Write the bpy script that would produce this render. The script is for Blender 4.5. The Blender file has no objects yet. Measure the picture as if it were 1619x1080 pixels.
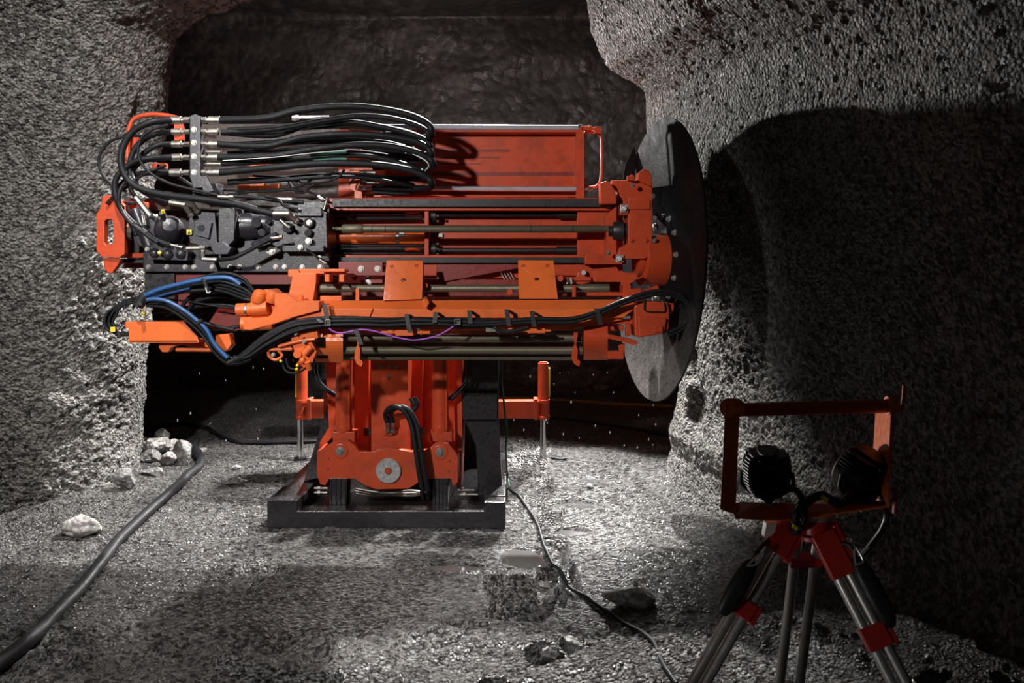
import bpy, bmesh, math, random
import numpy as np
from mathutils import Vector, Matrix
from mathutils.geometry import tessellate_polygon

# ------------------------------------------------------------------ camera, world, lights, exposure
S = bpy.context.scene
F = 1400.0; CX = 809.5; HY = 430.0; CH = 1.55       # focal (px), optical axis x, horizon y, camera height (m)
cam_d = bpy.data.cameras.new('camera'); cam = bpy.data.objects.new('camera', cam_d)
S.collection.objects.link(cam); S.camera = cam
cam.location = (0, 0, CH); cam.rotation_euler = (math.pi/2, 0, 0)
cam_d.sensor_width = 36; cam_d.lens = F/1619*36
cam_d.shift_y = -(540-HY)/1619
cam_d.clip_start = .05; cam_d.clip_end = 100
cam_d.dof.use_dof = True; cam_d.dof.focus_distance = 5.2; cam_d.dof.aperture_fstop = 8.0

S.view_settings.view_transform = 'Standard'; S.view_settings.look = 'None'
S.view_settings.exposure = 0.0; S.view_settings.gamma = 1; S.view_settings.use_curve_mapping = False
w = bpy.data.worlds.new('world'); S.world = w; w.use_nodes = True
w.node_tree.nodes['Background'].inputs[0].default_value = (.9, .85, .85, 1)
w.node_tree.nodes['Background'].inputs[1].default_value = .012

def spot(name, loc, aim, power, ang, blend, rad, col=(1, .97, .94)):
    d = bpy.data.lights.new(name, 'SPOT'); d.energy = power; d.spot_size = math.radians(ang)
    d.spot_blend = blend; d.shadow_soft_size = rad; d.color = col
    o = bpy.data.objects.new(name, d); S.collection.objects.link(o); o.location = loc
    o.rotation_euler = (Vector(aim)-Vector(loc)).to_track_quat('-Z', 'Y').to_euler(); return o
spot('rear_wall_light', (-1.2, 7.9, 2.75), (2.1, 4.4, 2.1), 440, 70, .4, .05)
spot('rear_high_light', (-.1, 7.2, 4.7), (-1.0, 5.7, 0), 4000, 68, .38, .07)
spot('rear_low_left_light', (-1.3, 8.6, 1.3), (-1.7, 6.8, 0), 420, 52, .5, .05)
spot('rear_low_right_light', (.65, 8.6, 1.3), (.42, 6.9, 0), 460, 48, .5, .05)
spot('front_key_light', (-2.3, .7, 2.9), (-1.0, 5.2, 1.4), 760, 54, .6, .10)
spot('tripod_side_fill', (-.7, 1.5, .5), (1.0, 2.4, .62), 16, 22, .6, .05)  # unseen spot added to brighten the tripod legs
spot('tripod_back_fill', (-.75, 4.3, .7), (1.05, 2.4, 1.08), 150, 17, .6, .05)  # unseen spot added to light the tripod frame from the rig side
spot('mid_floor_fill', (-.6, 1.2, 2.6), (-.42, 4.3, 0), 900, 23, .9, .1)  # unseen spot added to lift the floor before the rig
spot('chamber_roof_light', (-1.2, 7.6, 2.9), (-.2, 11.0, 4.7), 170, 135, .9, .3, (1, .93, .9))
spot('left_wall_light', (-1.5, 2.3, 5.2), (-3.0, 5.4, 1.2), 1100, 58, .8, .05)
spot('near_floor_fill', (-.6, 2.0, 4.5), (-.85, 2.95, 0), 700, 38, .7, .08)  # unseen spot added to brighten the nearest ground

# ------------------------------------------------------------------ noise helpers
def _hash(ix, iy, iz, seed):
    h = (ix*374761393 + iy*668265263 + iz*2147483647 + seed*974634777) & 0xffffffff
    h = ((h ^ (h >> 13))*1274126177) & 0xffffffff
    h = (h ^ (h >> 16)) & 0xffffff
    return h/float(0xffffff)
def vn(x, y, z, seed=0):
    x = np.asarray(x, float); y = np.asarray(y, float); z = np.asarray(z, float)
    xf, yf, zf = np.floor(x), np.floor(y), np.floor(z)
    xi, yi, zi = xf.astype(np.int64), yf.astype(np.int64), zf.astype(np.int64)
    u, v, t = x-xf, y-yf, z-zf
    u = u*u*(3-2*u); v = v*v*(3-2*v); t = t*t*(3-2*t)
    r = 0
    for a in (0, 1):
        for b in (0, 1):
            for c in (0, 1):
                r = r + (u if a else 1-u)*(v if b else 1-v)*(t if c else 1-t)*_hash(xi+a, yi+b, zi+c, seed)
    return r
def fbm(x, y, z, s, octv=4, seed=0, gain=.5):
    r = 0; amp = 1.; tot = 0
    for k in range(octv):
        r = r + amp*(vn(x*s, y*s, z*s, seed+k*17)*2-1); tot += amp; amp *= gain; s *= 2.03
    return r/tot
def sstep(a, b, x):
    t = np.clip((x-a)/(b-a), 0, 1); return t*t*(3-2*t)

# ------------------------------------------------------------------ projection helper: photo pixel + distance -> point
def P(px, py, Y): return Vector(((px-CX)/F*Y, Y, CH-(py-HY)/F*Y))

# ------------------------------------------------------------------ materials
def _mat(name):
    m = bpy.data.materials.new(name); m.use_nodes = True; nt = m.node_tree
    return m, nt, nt.nodes['Principled BSDF']
def _n(nt, t, **k):
    n = nt.nodes.new(t)
    for a, b in k.items(): setattr(n, a, b)
    return n
def _noise(nt, vec, scale, detail=4, rough=.55):
    n = _n(nt, 'ShaderNodeTexNoise'); n.inputs['Scale'].default_value = scale
    n.inputs['Detail'].default_value = detail; n.inputs['Roughness'].default_value = rough
    nt.links.new(vec, n.inputs['Vector']); return n
def _ramp(nt, fac, stops):
    r = _n(nt, 'ShaderNodeValToRGB'); e = r.color_ramp.elements
    while len(e) < len(stops): e.new(.5)
    for el, (p, c) in zip(e, stops): el.position = p; el.color = (*c, 1) if len(c) == 3 else c
    nt.links.new(fac, r.inputs[0]); return r
def simple(name, col, rough=.4, metal=0, coat=0, grime=.35, gcol=(.03, .025, .025), gscale=9, bump=.0, bscale=200, spec=.5):
    m, nt, b = _mat(name); tc = _n(nt, 'ShaderNodeTexCoord')
    n1 = _noise(nt, tc.outputs['Object'], gscale, 6, .65)
    r = _ramp(nt, n1.outputs['Fac'], [(.48, (0, 0, 0)), (.75, (grime,)*3)])
    mx = _n(nt, 'ShaderNodeMix', data_type='RGBA'); mx.inputs['A'].default_value = (*col, 1); mx.inputs['B'].default_value = (*gcol, 1)
    nt.links.new(r.outputs[0], mx.inputs['Factor']); nt.links.new(mx.outputs['Result'], b.inputs['Base Color'])
    n2 = _noise(nt, tc.outputs['Object'], gscale*5, 5, .6)
    rr = _ramp(nt, n2.outputs['Fac'], [(.3, (max(.02, rough-.1),)*3), (.8, (min(1, rough+.2),)*3)])
    nt.links.new(rr.outputs[0], b.inputs['Roughness'])
    b.inputs['Metallic'].default_value = metal; b.inputs['Coat Weight'].default_value = coat
    b.inputs['Coat Roughness'].default_value = .12; b.inputs['Specular IOR Level'].default_value = spec
    if bump:
        n3 = _noise(nt, tc.outputs['Object'], bscale, 3, .6); bp = _n(nt, 'ShaderNodeBump')
        bp.inputs['Strength'].default_value = bump; bp.inputs['Distance'].default_value = .004
        nt.links.new(n3.outputs['Fac'], bp.inputs['Height']); nt.links.new(bp.outputs[0], b.inputs['Normal'])
    return m
def rock_mat(name, c0, c1, scale, strength, dist, rough=(.35, .75), spec=.5, cell=.22):
    m, nt, b = _mat(name); tc = _n(nt, 'ShaderNodeTexCoord'); O = tc.outputs['Object']
    n0 = _noise(nt, O, 1.1, 6, .6); n1 = _noise(nt, O, scale*.9, 4, .6)
    ad = _n(nt, 'ShaderNodeMath', operation='MULTIPLY_ADD'); nt.links.new(n1.outputs['Fac'], ad.inputs[0]); ad.inputs[1].default_value = .46
    sc = _n(nt, 'ShaderNodeMath', operation='MULTIPLY'); nt.links.new(n0.outputs['Fac'], sc.inputs[0]); sc.inputs[1].default_value = .34
    nt.links.new(sc.outputs[0], ad.inputs[2])
    r = _ramp(nt, ad.outputs[0], [(.42, c0), (.60, c1)]); nt.links.new(r.outputs[0], b.inputs['Base Color'])
    vc = _n(nt, 'ShaderNodeTexVoronoi'); vc.inputs['Scale'].default_value = scale*1.1; nt.links.new(O, vc.inputs['Vector'])
    sx = _n(nt, 'ShaderNodeSeparateColor'); nt.links.new(vc.outputs['Color'], sx.inputs[0])
    cm = _n(nt, 'ShaderNodeMath', operation='MULTIPLY_ADD'); nt.links.new(sx.outputs[0], cm.inputs[0]); cm.inputs[1].default_value = cell; nt.links.new(ad.outputs[0], cm.inputs[2]); nt.links.new(cm.outputs[0], r.inputs[0])
    v = _n(nt, 'ShaderNodeTexVoronoi'); v.inputs['Scale'].default_value = scale*1.3; v.inputs['Randomness'].default_value = 1; nt.links.new(O, v.inputs['Vector'])
    n2 = _noise(nt, O, scale*.8, 5, .7)
    hh = _n(nt, 'ShaderNodeMath', operation='SUBTRACT'); nt.links.new(n2.outputs['Fac'], hh.inputs[0])
    vs = _n(nt, 'ShaderNodeMath', operation='MULTIPLY'); nt.links.new(v.outputs['Distance'], vs.inputs[0]); vs.inputs[1].default_value = .8
    nt.links.new(vs.outputs[0], hh.inputs[1])
    bp = _n(nt, 'ShaderNodeBump'); bp.inputs['Strength'].default_value = strength; bp.inputs['Distance'].default_value = dist
    nt.links.new(hh.outputs[0], bp.inputs['Height']); nt.links.new(bp.outputs[0], b.inputs['Normal'])
    n3 = _noise(nt, O, scale*.5, 3, .5)
    rr = _ramp(nt, n3.outputs['Fac'], [(.35, (rough[0],)*3), (.65, (rough[1],)*3)]); nt.links.new(rr.outputs[0], b.inputs['Roughness'])
    b.inputs['Specular IOR Level'].default_value = spec
    return m

M = {}
M['red'] = simple('red_orange_paint', (.47, .056, .016), .36, coat=.12, grime=.35, spec=.35)
M['orange'] = simple('orange_paint', (.70, .135, .028), .36, coat=.12, grime=.22, spec=.35)
M['brown'] = simple('painted_shade_brown', (.035, .017, .013), .5, grime=.5)  # shade behind the hoses and drill, put into the colour
M['darkred'] = simple('red_shade_and_scrape_paint', (.20, .014, .009), .4, coat=.1, grime=.4)  # the red paint darkened for shade; also colours the scrape strips
M['scraped'] = simple('scraped_red_paint', (.50, .060, .017), .4, coat=.1, grime=.75, gscale=4, spec=.3)
M['grey'] = simple('dark_grey_paint', (.022, .021, .028), .36, coat=.2, grime=.5, bump=.25, bscale=120)
M['base'] = simple('wet_dark_grey_steel', (.012, .011, .013), .30, coat=.3, grime=.4, bump=.3, bscale=160)
M['rubber'] = simple('black_rubber', (.009, .009, .011), .5, grime=.3, gcol=(.025, .025, .025), bump=.25, bscale=110, spec=.22)
M['black'] = simple('black_plastic', (.012, .012, .012), .45, grime=.3)
M['steel'] = simple('bright_steel', (.55, .54, .53), .35, metal=.7, grime=.25)
M['zinc'] = simple('zinc_plated_steel', (.33, .31, .28), .38, metal=.9, grime=.55, gcol=(.08, .06, .04))
M['rod'] = simple('oiled_drill_steel', (.125, .105, .070), .46, metal=.35, grime=.5, gcol=(.05, .04, .03), gscale=14)
M['chrome'] = simple('chrome_rod', (.7, .7, .7), .12, metal=1, grime=.1)
M['greytube'] = simple('grey_plastic_tube', (.36, .36, .40), .3, grime=.3, coat=.3)
M['blue'] = simple('blue_hose_rubber', (.013, .075, .22), .4, grime=.3)
M['purple'] = simple('purple_cable', (.33, .08, .48), .4, grime=.1)
M['yellow'] = simple('yellow_plastic', (.75, .55, .03), .4, grime=.2)
M['yellowhose'] = simple('dirty_yellow_hose', (.30, .19, .03), .5, grime=.6)
M['white'] = simple('white_label', (.7, .7, .68), .5, grime=.3)
M['green'] = simple('green_hose', (.01, .09, .06), .4)
M['alu'] = simple('brushed_aluminium', (.52, .50, .48), .38, metal=.75, grime=.3, gscale=25)
M['tripred'] = simple('tripod_red_paint', (.42, .018, .012), .35, coat=.3, grime=.3)
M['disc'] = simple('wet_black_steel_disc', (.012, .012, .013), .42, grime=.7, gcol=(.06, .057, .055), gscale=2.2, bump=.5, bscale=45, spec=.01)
M['wall'] = rock_mat('sprayed_concrete', (.08, .077, .072), (.36, .345, .32), 40, 1.0, .07)
M['back'] = rock_mat('raw_rock', (.040, .036, .034), (.13, .115, .108), 7, .5, .05, cell=.03)
M['floor'] = rock_mat('wet_gravel_ground', (.035, .034, .034), (.27, .262, .255), 52, 1.0, .085, rough=(.14, .45), spec=.8)
M['stone'] = rock_mat('broken_rock', (.22, .21, .20), (.52, .50, .47), 30, .8, .015)
M['darkstone'] = rock_mat('dark_broken_rock', (.10, .10, .10), (.26, .25, .24), 30, .8, .015)
M['lamp_glass'] = simple('lamp_lens', (.25, .25, .25), .1, grime=.1)
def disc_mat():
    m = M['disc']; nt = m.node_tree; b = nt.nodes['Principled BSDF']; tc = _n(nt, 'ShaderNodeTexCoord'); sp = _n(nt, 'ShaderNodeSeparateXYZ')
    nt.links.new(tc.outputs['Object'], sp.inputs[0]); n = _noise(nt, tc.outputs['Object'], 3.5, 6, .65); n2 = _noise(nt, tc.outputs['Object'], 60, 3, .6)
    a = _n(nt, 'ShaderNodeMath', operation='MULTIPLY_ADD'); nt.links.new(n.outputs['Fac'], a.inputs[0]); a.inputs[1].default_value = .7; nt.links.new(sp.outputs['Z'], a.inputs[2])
    r = _ramp(nt, a.outputs[0], [(.0, (1, 1, 1)), (1, (0, 0, 0))]); mr = _n(nt, 'ShaderNodeMapRange')     # lit lower part painted in as mottled grey, fading upwards
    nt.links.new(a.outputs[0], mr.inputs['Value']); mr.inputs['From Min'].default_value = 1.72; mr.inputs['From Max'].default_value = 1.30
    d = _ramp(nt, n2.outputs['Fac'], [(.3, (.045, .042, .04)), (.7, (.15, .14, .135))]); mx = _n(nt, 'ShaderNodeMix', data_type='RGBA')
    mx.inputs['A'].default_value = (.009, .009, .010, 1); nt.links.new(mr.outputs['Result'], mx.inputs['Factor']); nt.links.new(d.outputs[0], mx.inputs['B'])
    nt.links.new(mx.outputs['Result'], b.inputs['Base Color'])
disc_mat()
def water_mat():
    m, nt, b = _mat('muddy_water'); tc = _n(nt, 'ShaderNodeTexCoord')
    n = _noise(nt, tc.outputs['Object'], 3, 3); r = _ramp(nt, n.outputs['Fac'], [(.3, (.09, .087, .083)), (.7, (.13, .125, .12))])
    nt.links.new(r.outputs[0], b.inputs['Base Color']); b.inputs['Roughness'].default_value = .06
    return m
M['water'] = water_mat()
def drop_mat():
    m, nt, b = _mat('clear_water'); b.inputs['Base Color'].default_value = (.9, .9, .95, 1)
    b.inputs['Roughness'].default_value = .05; b.inputs['Transmission Weight'].default_value = .6; b.inputs['IOR'].default_value = 1.33; return m
M['drop'] = drop_mat()

# ------------------------------------------------------------------ mesh builder
class MB:
    def __init__(s): s.bm = bmesh.new()
    def _mesh(s, vs, fs):
        bv = [s.bm.verts.new(v) for v in vs]
        for f in fs:
            try: s.bm.faces.new([bv[i] for i in f])
            except ValueError: pass
        return s
    def box(s, c, size, rot=None):
        a, b, d = [x/2 for x in size]; R = rot or Matrix.Identity(3); c = Vector(c)
        vs = [c + R @ Vector((i*a, j*b, k*d)) for i in (-1, 1) for j in (-1, 1) for k in (-1, 1)]
        return s._mesh(vs, [(0, 1, 3, 2), (4, 6, 7, 5), (0, 4, 5, 1), (2, 3, 7, 6), (0, 2, 6, 4), (1, 5, 7, 3)])
    def pbox(s, x0, y0, x1, y1, Y, d):                    # front face seen at x0..x1, y0..y1, depth d behind it
        a, b = P(x0, y1, Y), P(x1, y0, Y)
        return s.box(((a.x+b.x)/2, Y+d/2, (a.z+b.z)/2), (abs(b.x-a.x), d, abs(b.z-a.z)))
    def prism(s, pts, vec, holes=()):                     # planar loop of 3-D points pushed along vec, with real holes
        vec = Vector(vec); loops = [list(map(Vector, pts))]+[list(map(Vector, h)) for h in holes]
        flat = [p for l in loops for p in l]
        tris = tessellate_polygon(loops); n = len(flat)
        f = [tuple(t) for t in tris]+[tuple(reversed([i+n for i in t])) for t in tris]
        k = 0
        for l in loops:
            m = len(l)
            for i in range(m): j = (i+1) % m; f.append((k+i, k+j, k+j+n, k+i+n))
            k += m
        return s._mesh(flat+[p+vec for p in flat], f)
    def plate(s, pts, Y, d, holes=()):                    # outline given in photo pixels at distance Y, straight thickness d
        return s.prism([P(x, y, Y) for x, y in pts], (0, d, 0),
                       [[P(hx+hr*math.cos(t*math.tau/14), hy+hr*math.sin(t*math.tau/14), Y) for t in range(14)] for hx, hy, hr in holes])
    def cyl(s, p0, p1, r, r2=None, n=20, cap=True):
        p0, p1 = Vector(p0), Vector(p1); r2 = r if r2 is None else r2
        q = (p1-p0).to_track_quat('Z', 'Y'); vs = []
        for p, rr in ((p0, r), (p1, r2)):
            vs += [p + q @ Vector((rr*math.cos(i*math.tau/n), rr*math.sin(i*math.tau/n), 0)) for i in range(n)]
        f = [(i, (i+1) % n, (i+1) % n+n, i+n) for i in range(n)]
        if cap: f += [tuple(reversed(range(n))), tuple(range(n, 2*n))]
        return s._mesh(vs, f)
    def lathe(s, p0, axis, prof, n=28):                   # prof: (distance along axis, radius)
        p0 = Vector(p0); q = Vector(axis).normalized().to_track_quat('Z', 'Y'); vs = []; m = len(prof)
        for h, r in prof: vs += [p0 + q @ Vector((r*math.cos(i*math.tau/n), r*math.sin(i*math.tau/n), h)) for i in range(n)]
        f = [(k*n+i, k*n+(i+1) % n, (k+1)*n+(i+1) % n, (k+1)*n+i) for k in range(m-1) for i in range(n)]
        f += [tuple(reversed(range(n))), tuple(range((m-1)*n, m*n))]
        return s._mesh(vs, f)
    def ball(s, c, r, n=12, sc=(1, 1, 1)):
        mt = Matrix.Translation(c) @ Matrix.Diagonal((r*sc[0], r*sc[1], r*sc[2], 1))
        bmesh.ops.create_uvsphere(s.bm, u_segments=n*2, v_segments=n, radius=1, matrix=mt); return s
    def tube(s, pts, r, n=12, sub=8, closed=False):
        pts = [Vector(p) for p in pts]; path = []
        if len(pts) == 2: path = pts
        else:
            ext = [2*pts[0]-pts[1]]+pts+[2*pts[-1]-pts[-2]]
            for i in range(1, len(ext)-2):
                a, b, c, d = ext[i-1:i+3]
                for k in range(sub):
                    t = k/sub
                    path.append(.5*((2*b)+(c-a)*t+(2*a-5*b+4*c-d)*t*t+(3*b-3*c+d-a)*t**3))
            path.append(pts[-1])
        up = None; rings = []
        for i, p in enumerate(path):
            t = (path[min(i+1, len(path)-1)]-path[max(i-1, 0)]).normalized()
            if up is None: up = t.orthogonal().normalized()
            up = (up-t*up.dot(t)); up = up.normalized() if up.length > 1e-6 else t.orthogonal().normalized()
            sd = t.cross(up)
            rings.append([p+r*(up*math.cos(k*math.tau/n)+sd*math.sin(k*math.tau/n)) for k in range(n)])
        vs = [v for rg in rings for v in rg]; m = len(rings)
        f = [(k*n+i, k*n+(i+1) % n, (k+1)*n+(i+1) % n, (k+1)*n+i) for k in range(m-1) for i in range(n)]
        f += [tuple(reversed(range(n))), tuple(range((m-1)*n, m*n))]
        return s._mesh(vs, f)
    def build(s, name, mat, parent=None, bevel=.0025, label=None, sharp=35):
        bmesh.ops.recalc_face_normals(s.bm, faces=s.bm.faces)
        me = bpy.data.meshes.new(name); s.bm.to_mesh(me); s.bm.free()
        me.materials.append(M[mat] if isinstance(mat, str) else mat)
        me.polygons.foreach_set('use_smooth', [True]*len(me.polygons))
        me.set_sharp_from_angle(angle=math.radians(sharp))
        o = bpy.data.objects.new(name, me); S.collection.objects.link(o)
        if bevel:
            b = o.modifiers.new('bevel', 'BEVEL'); b.width = bevel; b.segments = 2; b.limit_method = 'ANGLE'; b.angle_limit = math.radians(40)
            b.harden_normals = True; b.use_clamp_overlap = True
        if parent is not None:
            o.parent = parent
            base = WP[parent.name]; me.transform(Matrix.Translation(-base)); WP[o.name] = base
        else:
            me.update(); co = np.empty(len(me.vertices)*3); me.vertices.foreach_get('co', co); co = co.reshape(-1, 3)
            c = Vector(((co[:, 0].min()+co[:, 0].max())/2, (co[:, 1].min()+co[:, 1].max())/2, co[:, 2].min()))
            me.transform(Matrix.Translation(-c)); o.location = c; WP[o.name] = c
        if label: o['label'] = label
        return o
WP = {}
def build_each(mb, name, mat, parent, bevel=.0025, label=None):
    """every separate piece collected in mb becomes an object of its own"""
    bm = mb.bm; bm.verts.index_update(); seen = set(); out = []
    for v0 in list(bm.verts):
        if v0 in seen: continue
        comp = []; st = [v0]; seen.add(v0)
        while st:
            v = st.pop(); comp.append(v)
            for e in v.link_edges:
                o = e.other_vert(v)
                if o not in seen: seen.add(o); st.append(o)
        comp.sort(key=lambda v: v.index); ix = {v: i for i, v in enumerate(comp)}; fs = {f for v in comp for f in v.link_faces}
        m = MB(); m._mesh([v.co.copy() for v in comp], [[ix[v] for v in f.verts] for f in fs]); out.append(m.build(name, mat, parent, bevel, label))
    bm.free(); return out
def thing(name, label, cat, loc, group=None):
    o = bpy.data.objects.new(name, None); S.collection.objects.link(o); o.location = loc; o.empty_display_size = .1
    o['label'] = label; o['category'] = cat
    if group: o['group'] = group
    WP[o.name] = Vector(loc); return o
def tag(o, label, cat, group=None, kind=None):
    o['label'] = label; o['category'] = cat
    if group: o['group'] = group
    if kind: o['kind'] = kind
    return o
def grid_obj(name, X, Y, Z, mat, kind='structure'):
    r, c = X.shape; me = bpy.data.meshes.new(name)
    co = np.stack([X, Y, Z], -1).reshape(-1, 3); idx = np.arange(r*c).reshape(r, c)
    q = np.stack([idx[:-1, :-1], idx[:-1, 1:], idx[1:, 1:], idx[1:, :-1]], -1).reshape(-1, 4)
    me.vertices.add(len(co)); me.vertices.foreach_set('co', co.ravel())
    me.loops.add(q.size); me.loops.foreach_set('vertex_index', q.ravel().astype(np.int32))
    me.polygons.add(len(q)); me.polygons.foreach_set('loop_start', np.arange(0, q.size, 4, dtype=np.int32))
    me.polygons.foreach_set('loop_total', np.full(len(q), 4, np.int32))
    me.update(calc_edges=True); me.polygons.foreach_set('use_smooth', [True]*len(q))
    me.materials.append(M[mat]); o = bpy.data.objects.new(name, me); S.collection.objects.link(o); o['kind'] = kind
    return o
# ------------------------------------------------------------------ ground
def hgt(x, y, fine=True):
    x = np.asarray(x, float); y = np.asarray(y, float); z0 = x*0
    h = .035*fbm(x, y, z0, .8, 4, 5)
    near = 1-sstep(3.7, 4.1, y+.15*fbm(x, y, z0, 1.5, 3, 9))
    h = h+near*(.02+.09*fbm(x, y, z0, 2.4, 5, 31))
    # flat wet slab in front of the rig
    flat = sstep(-1.3, -.7, x)*(1-sstep(.35, .6, x))*sstep(3.8, 4.1, y)*(1-sstep(5.2, 5.6, y))
    h = h*(1-.8*flat)-.012*flat
    # level pad under the rig
    pad = sstep(-1.7, -1.45, x)*(1-sstep(.0, .3, x))*sstep(5.1, 5.3, y)*(1-sstep(7.2, 7.6, y))
    h = h*(1-pad)-.004*pad
    # talus towards the left pillar and the right wall
    h = h+.16*np.exp(-((x+2.7)/.55)**2-((y-5.9)/.8)**2)
    h = h+.35*sstep(.9, 2.2, x-(6.2-y)*.22)*(1-sstep(6.4, 7.5, y))
    # holes in the near ground
    for cx, cy, rx, ry, d in ((-.86, 3.42, .20, .07, .12), (-1.0, 3.38, .12, .06, .09), (.15, 3.55, .10, .07, .07), (.26, 3.68, .06, .06, .06), (-.1, 3.32, .14, .08, .13),
                              (-1.35, 4.62, .16, .09, .05), (-.25, 3.9, .07, .05, .05)):
        rr = np.sqrt(((x-cx)/rx)**2+((y-cy)/ry)**2)+.35*fbm(x, y, z0, 9, 3, 3)
        h = h-d*(1-sstep(.6, 1.2, rr))
    # tyre tracks: bars pressed into the mud
    def track(xa, ya, xb, yb, wd, dp, per):
        t = (y-ya)/(yb-ya); xc = xa+(xb-xa)*t; m = sstep(0, .05, t)*(1-sstep(.95, 1, t))
        a = (x-xc+.03*fbm(x, y, z0, 5, 2, 8))/wd; mm = (1-sstep(.75, 1.05, np.abs(a)))*m
        return mm*(-dp*.6+dp*np.sin((y+.25*np.abs(x-xc))*math.tau/per+fbm(x, y, z0, 7, 2, 4)))
    h = h+track(.02, 3.95, -.03, 4.55, .13, .05, .085)+track(.17, 4.35, .26, 6.6, .06, .045, .11)+track(.0, 6.6, .3, 8.6, .22, .03, .13)
    h = h-.06*(1-sstep(.015, .05, np.abs(x-(.30-.03*(y-4.4))-.04*fbm(x, y, z0, 3, 3, 6))))*sstep(4.2, 4.4, y)*(1-sstep(6.6, 7., y))
    # puddle basins
    for cx, cy, rx, ry in PUD:
        rr = np.sqrt(((x-cx)/rx)**2+((y-cy)/ry)**2); ring = 1-sstep(1.4, 2.1, rr)
        h = h*(1-ring)+np.clip(h, -.002, .02)*ring
        rr = np.sqrt(((x-cx)/rx)**2+((y-cy)/ry)**2)
        b = 1-sstep(.7, 1.15, rr+.35*fbm(x, y, z0, 6, 3, 2)); h = h*(1-b)-.022*b
    if fine:
        wet = np.clip(flat*.85, 0, 1)
        h = h+(1-wet)*(.010*fbm(x, y, z0, 24, 3, 12, .6)+(.015+.04*near)*np.clip(fbm(x, y, z0, 8, 3, 14), 0, 1)-.02*near*np.clip(fbm(x, y, z0, 12, 2, 15)-.1, 0, 1))+wet*.004*fbm(x, y, z0, 28, 2, 12)
    return h
PUD = [(.06, 4.83, .14, .17), (-.30, 4.66, .16, .05), (.62, 6.62, .17, .10), (.42, 5.9, .18, .12), (.35, 5.3, .12, .08)]
def H(x, y): return float(hgt(np.array([x]), np.array([y]))[0])
ys = [2.2]
while ys[-1] < 13.5: ys.append(ys[-1]+.0075*(ys[-1]/3.3)**1.7)
xs = np.concatenate([np.linspace(-7, -3.6, 90)[:-1], np.linspace(-3.6, 3., 760), np.linspace(3., 7, 90)[1:]])
GX, GY = np.meshgrid(xs, np.array(ys))
grid_obj('floor', GX, GY, hgt(GX, GY), 'floor')

# ------------------------------------------------------------------ rock walls
def interp(tab, v):
    a = np.array(tab, float); o = np.argsort(a[:, 0]); return np.interp(v, a[o, 0], a[o, 1])
edge_off = 0
def wall(name, plan, edge_tab, zs, ns, mat, big, pit, seed, lean, vis, pits=()):
    """plan: (offset from the opening's edge in x, y); edge_tab: z -> x of the opening's edge"""
    pl = np.array(plan, float); seg = np.r_[0, np.cumsum(np.hypot(*np.diff(pl, axis=0).T))]
    mid = .5*(pl[1:, 1]+pl[:-1, 1])+(6.0 if edge_off else 0); wt = np.where(vis(pl), 1., .13); cw = np.r_[0, np.cumsum(np.diff(seg)*wt)]
    t = np.interp(np.linspace(0, cw[-1], ns), cw, seg)
    # Catmull-Rom-like smoothing by repeated averaging of the polyline
    ox = np.interp(t, seg, pl[:, 0]); oy = np.interp(t, seg, pl[:, 1])
    k = max(3, int(ns*.04)); ker = np.hanning(2*k+1); ker /= ker.sum()
    pad = lambda a: np.concatenate([2*a[0]-a[k:0:-1], a, 2*a[-1]-a[-2:-k-2:-1]])
    ox = np.convolve(pad(ox), ker, 'valid'); oy = np.convolve(pad(oy), ker, 'valid')
    Z, OX = np.meshgrid(zs, ox, indexing='ij'); _, OY = np.meshgrid(zs, oy, indexing='ij')
    E = interp(edge_tab, np.clip(Z-1.3*np.clip(OY-6.05, 0, 2), np.minimum(Z, 1.2), None))
    X = E+OX; Y = OY-lean*np.clip(Z/3, 0, 2)**2
    def nrm(X, Y, Z):
        du = np.stack([np.gradient(a, axis=1) for a in (X, Y, Z)], -1); dv = np.stack([np.gradient(a, axis=0) for a in (X, Y, Z)], -1)
        n = np.cross(du, dv); return n/np.linalg.norm(n, axis=-1, keepdims=True)
    n = nrm(X, Y, Z); s = 1 if n[n.shape[0]//2, n.shape[1]//2, 1] < 0 else -1; n = n*s
    d = big*fbm(X, Y, Z, .9, 5, seed, .45)+big*.35*fbm(X, Y, Z, 3.1, 3, seed+50)
    for cx, cy, cz, r, dp in pits:
        rr = np.sqrt((X-cx)**2+(Y-cy)**2+((Z-cz)*.7)**2)/r+.4*fbm(X, Y, Z, 7, 2, 77); d = d-dp*(1-sstep(.5, 1.2, rr))
    X = X+n[..., 0]*d; Y = Y+n[..., 1]*d; Z = Z+n[..., 2]*d
    n = nrm(X, Y, Z)*s
    f = fbm(X, Y, Z, 24, 3, seed+9, .6); p = np.clip(vn(X*46, Y*46, Z*38, seed+3)-.50, 0, 1)
    g = np.clip(fbm(X, Y, Z, 7, 3, seed+19)-.12, 0, 1)
    d = pit*(f*1.2-3.2*p*(.3+1.1*vn(X*2.2, Y*2.2, Z*2.2, seed+4))-1.8*g)
    X = X+n[..., 0]*d; Y = Y+n[..., 1]*d; Z = Z+n[..., 2]*d
    return grid_obj(name, X, Y, Z, mat)
def px2(tab, Y): return [(CH-(py-HY)/F*Y, (px-CX)/F*Y) for px, py in tab]
zs = np.concatenate([np.linspace(-.25, 3.4, 400), np.linspace(3.4, 4.8, 40)[1:]])
left_edge = px2([(660, -80), (450, -6), (330, 38), (284, 72), (268, 125), (264, 180), (250, 300), (226, 430), (212, 520), (200, 600), (193, 680), (193, 770), (205, 830)], 6.0)
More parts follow.
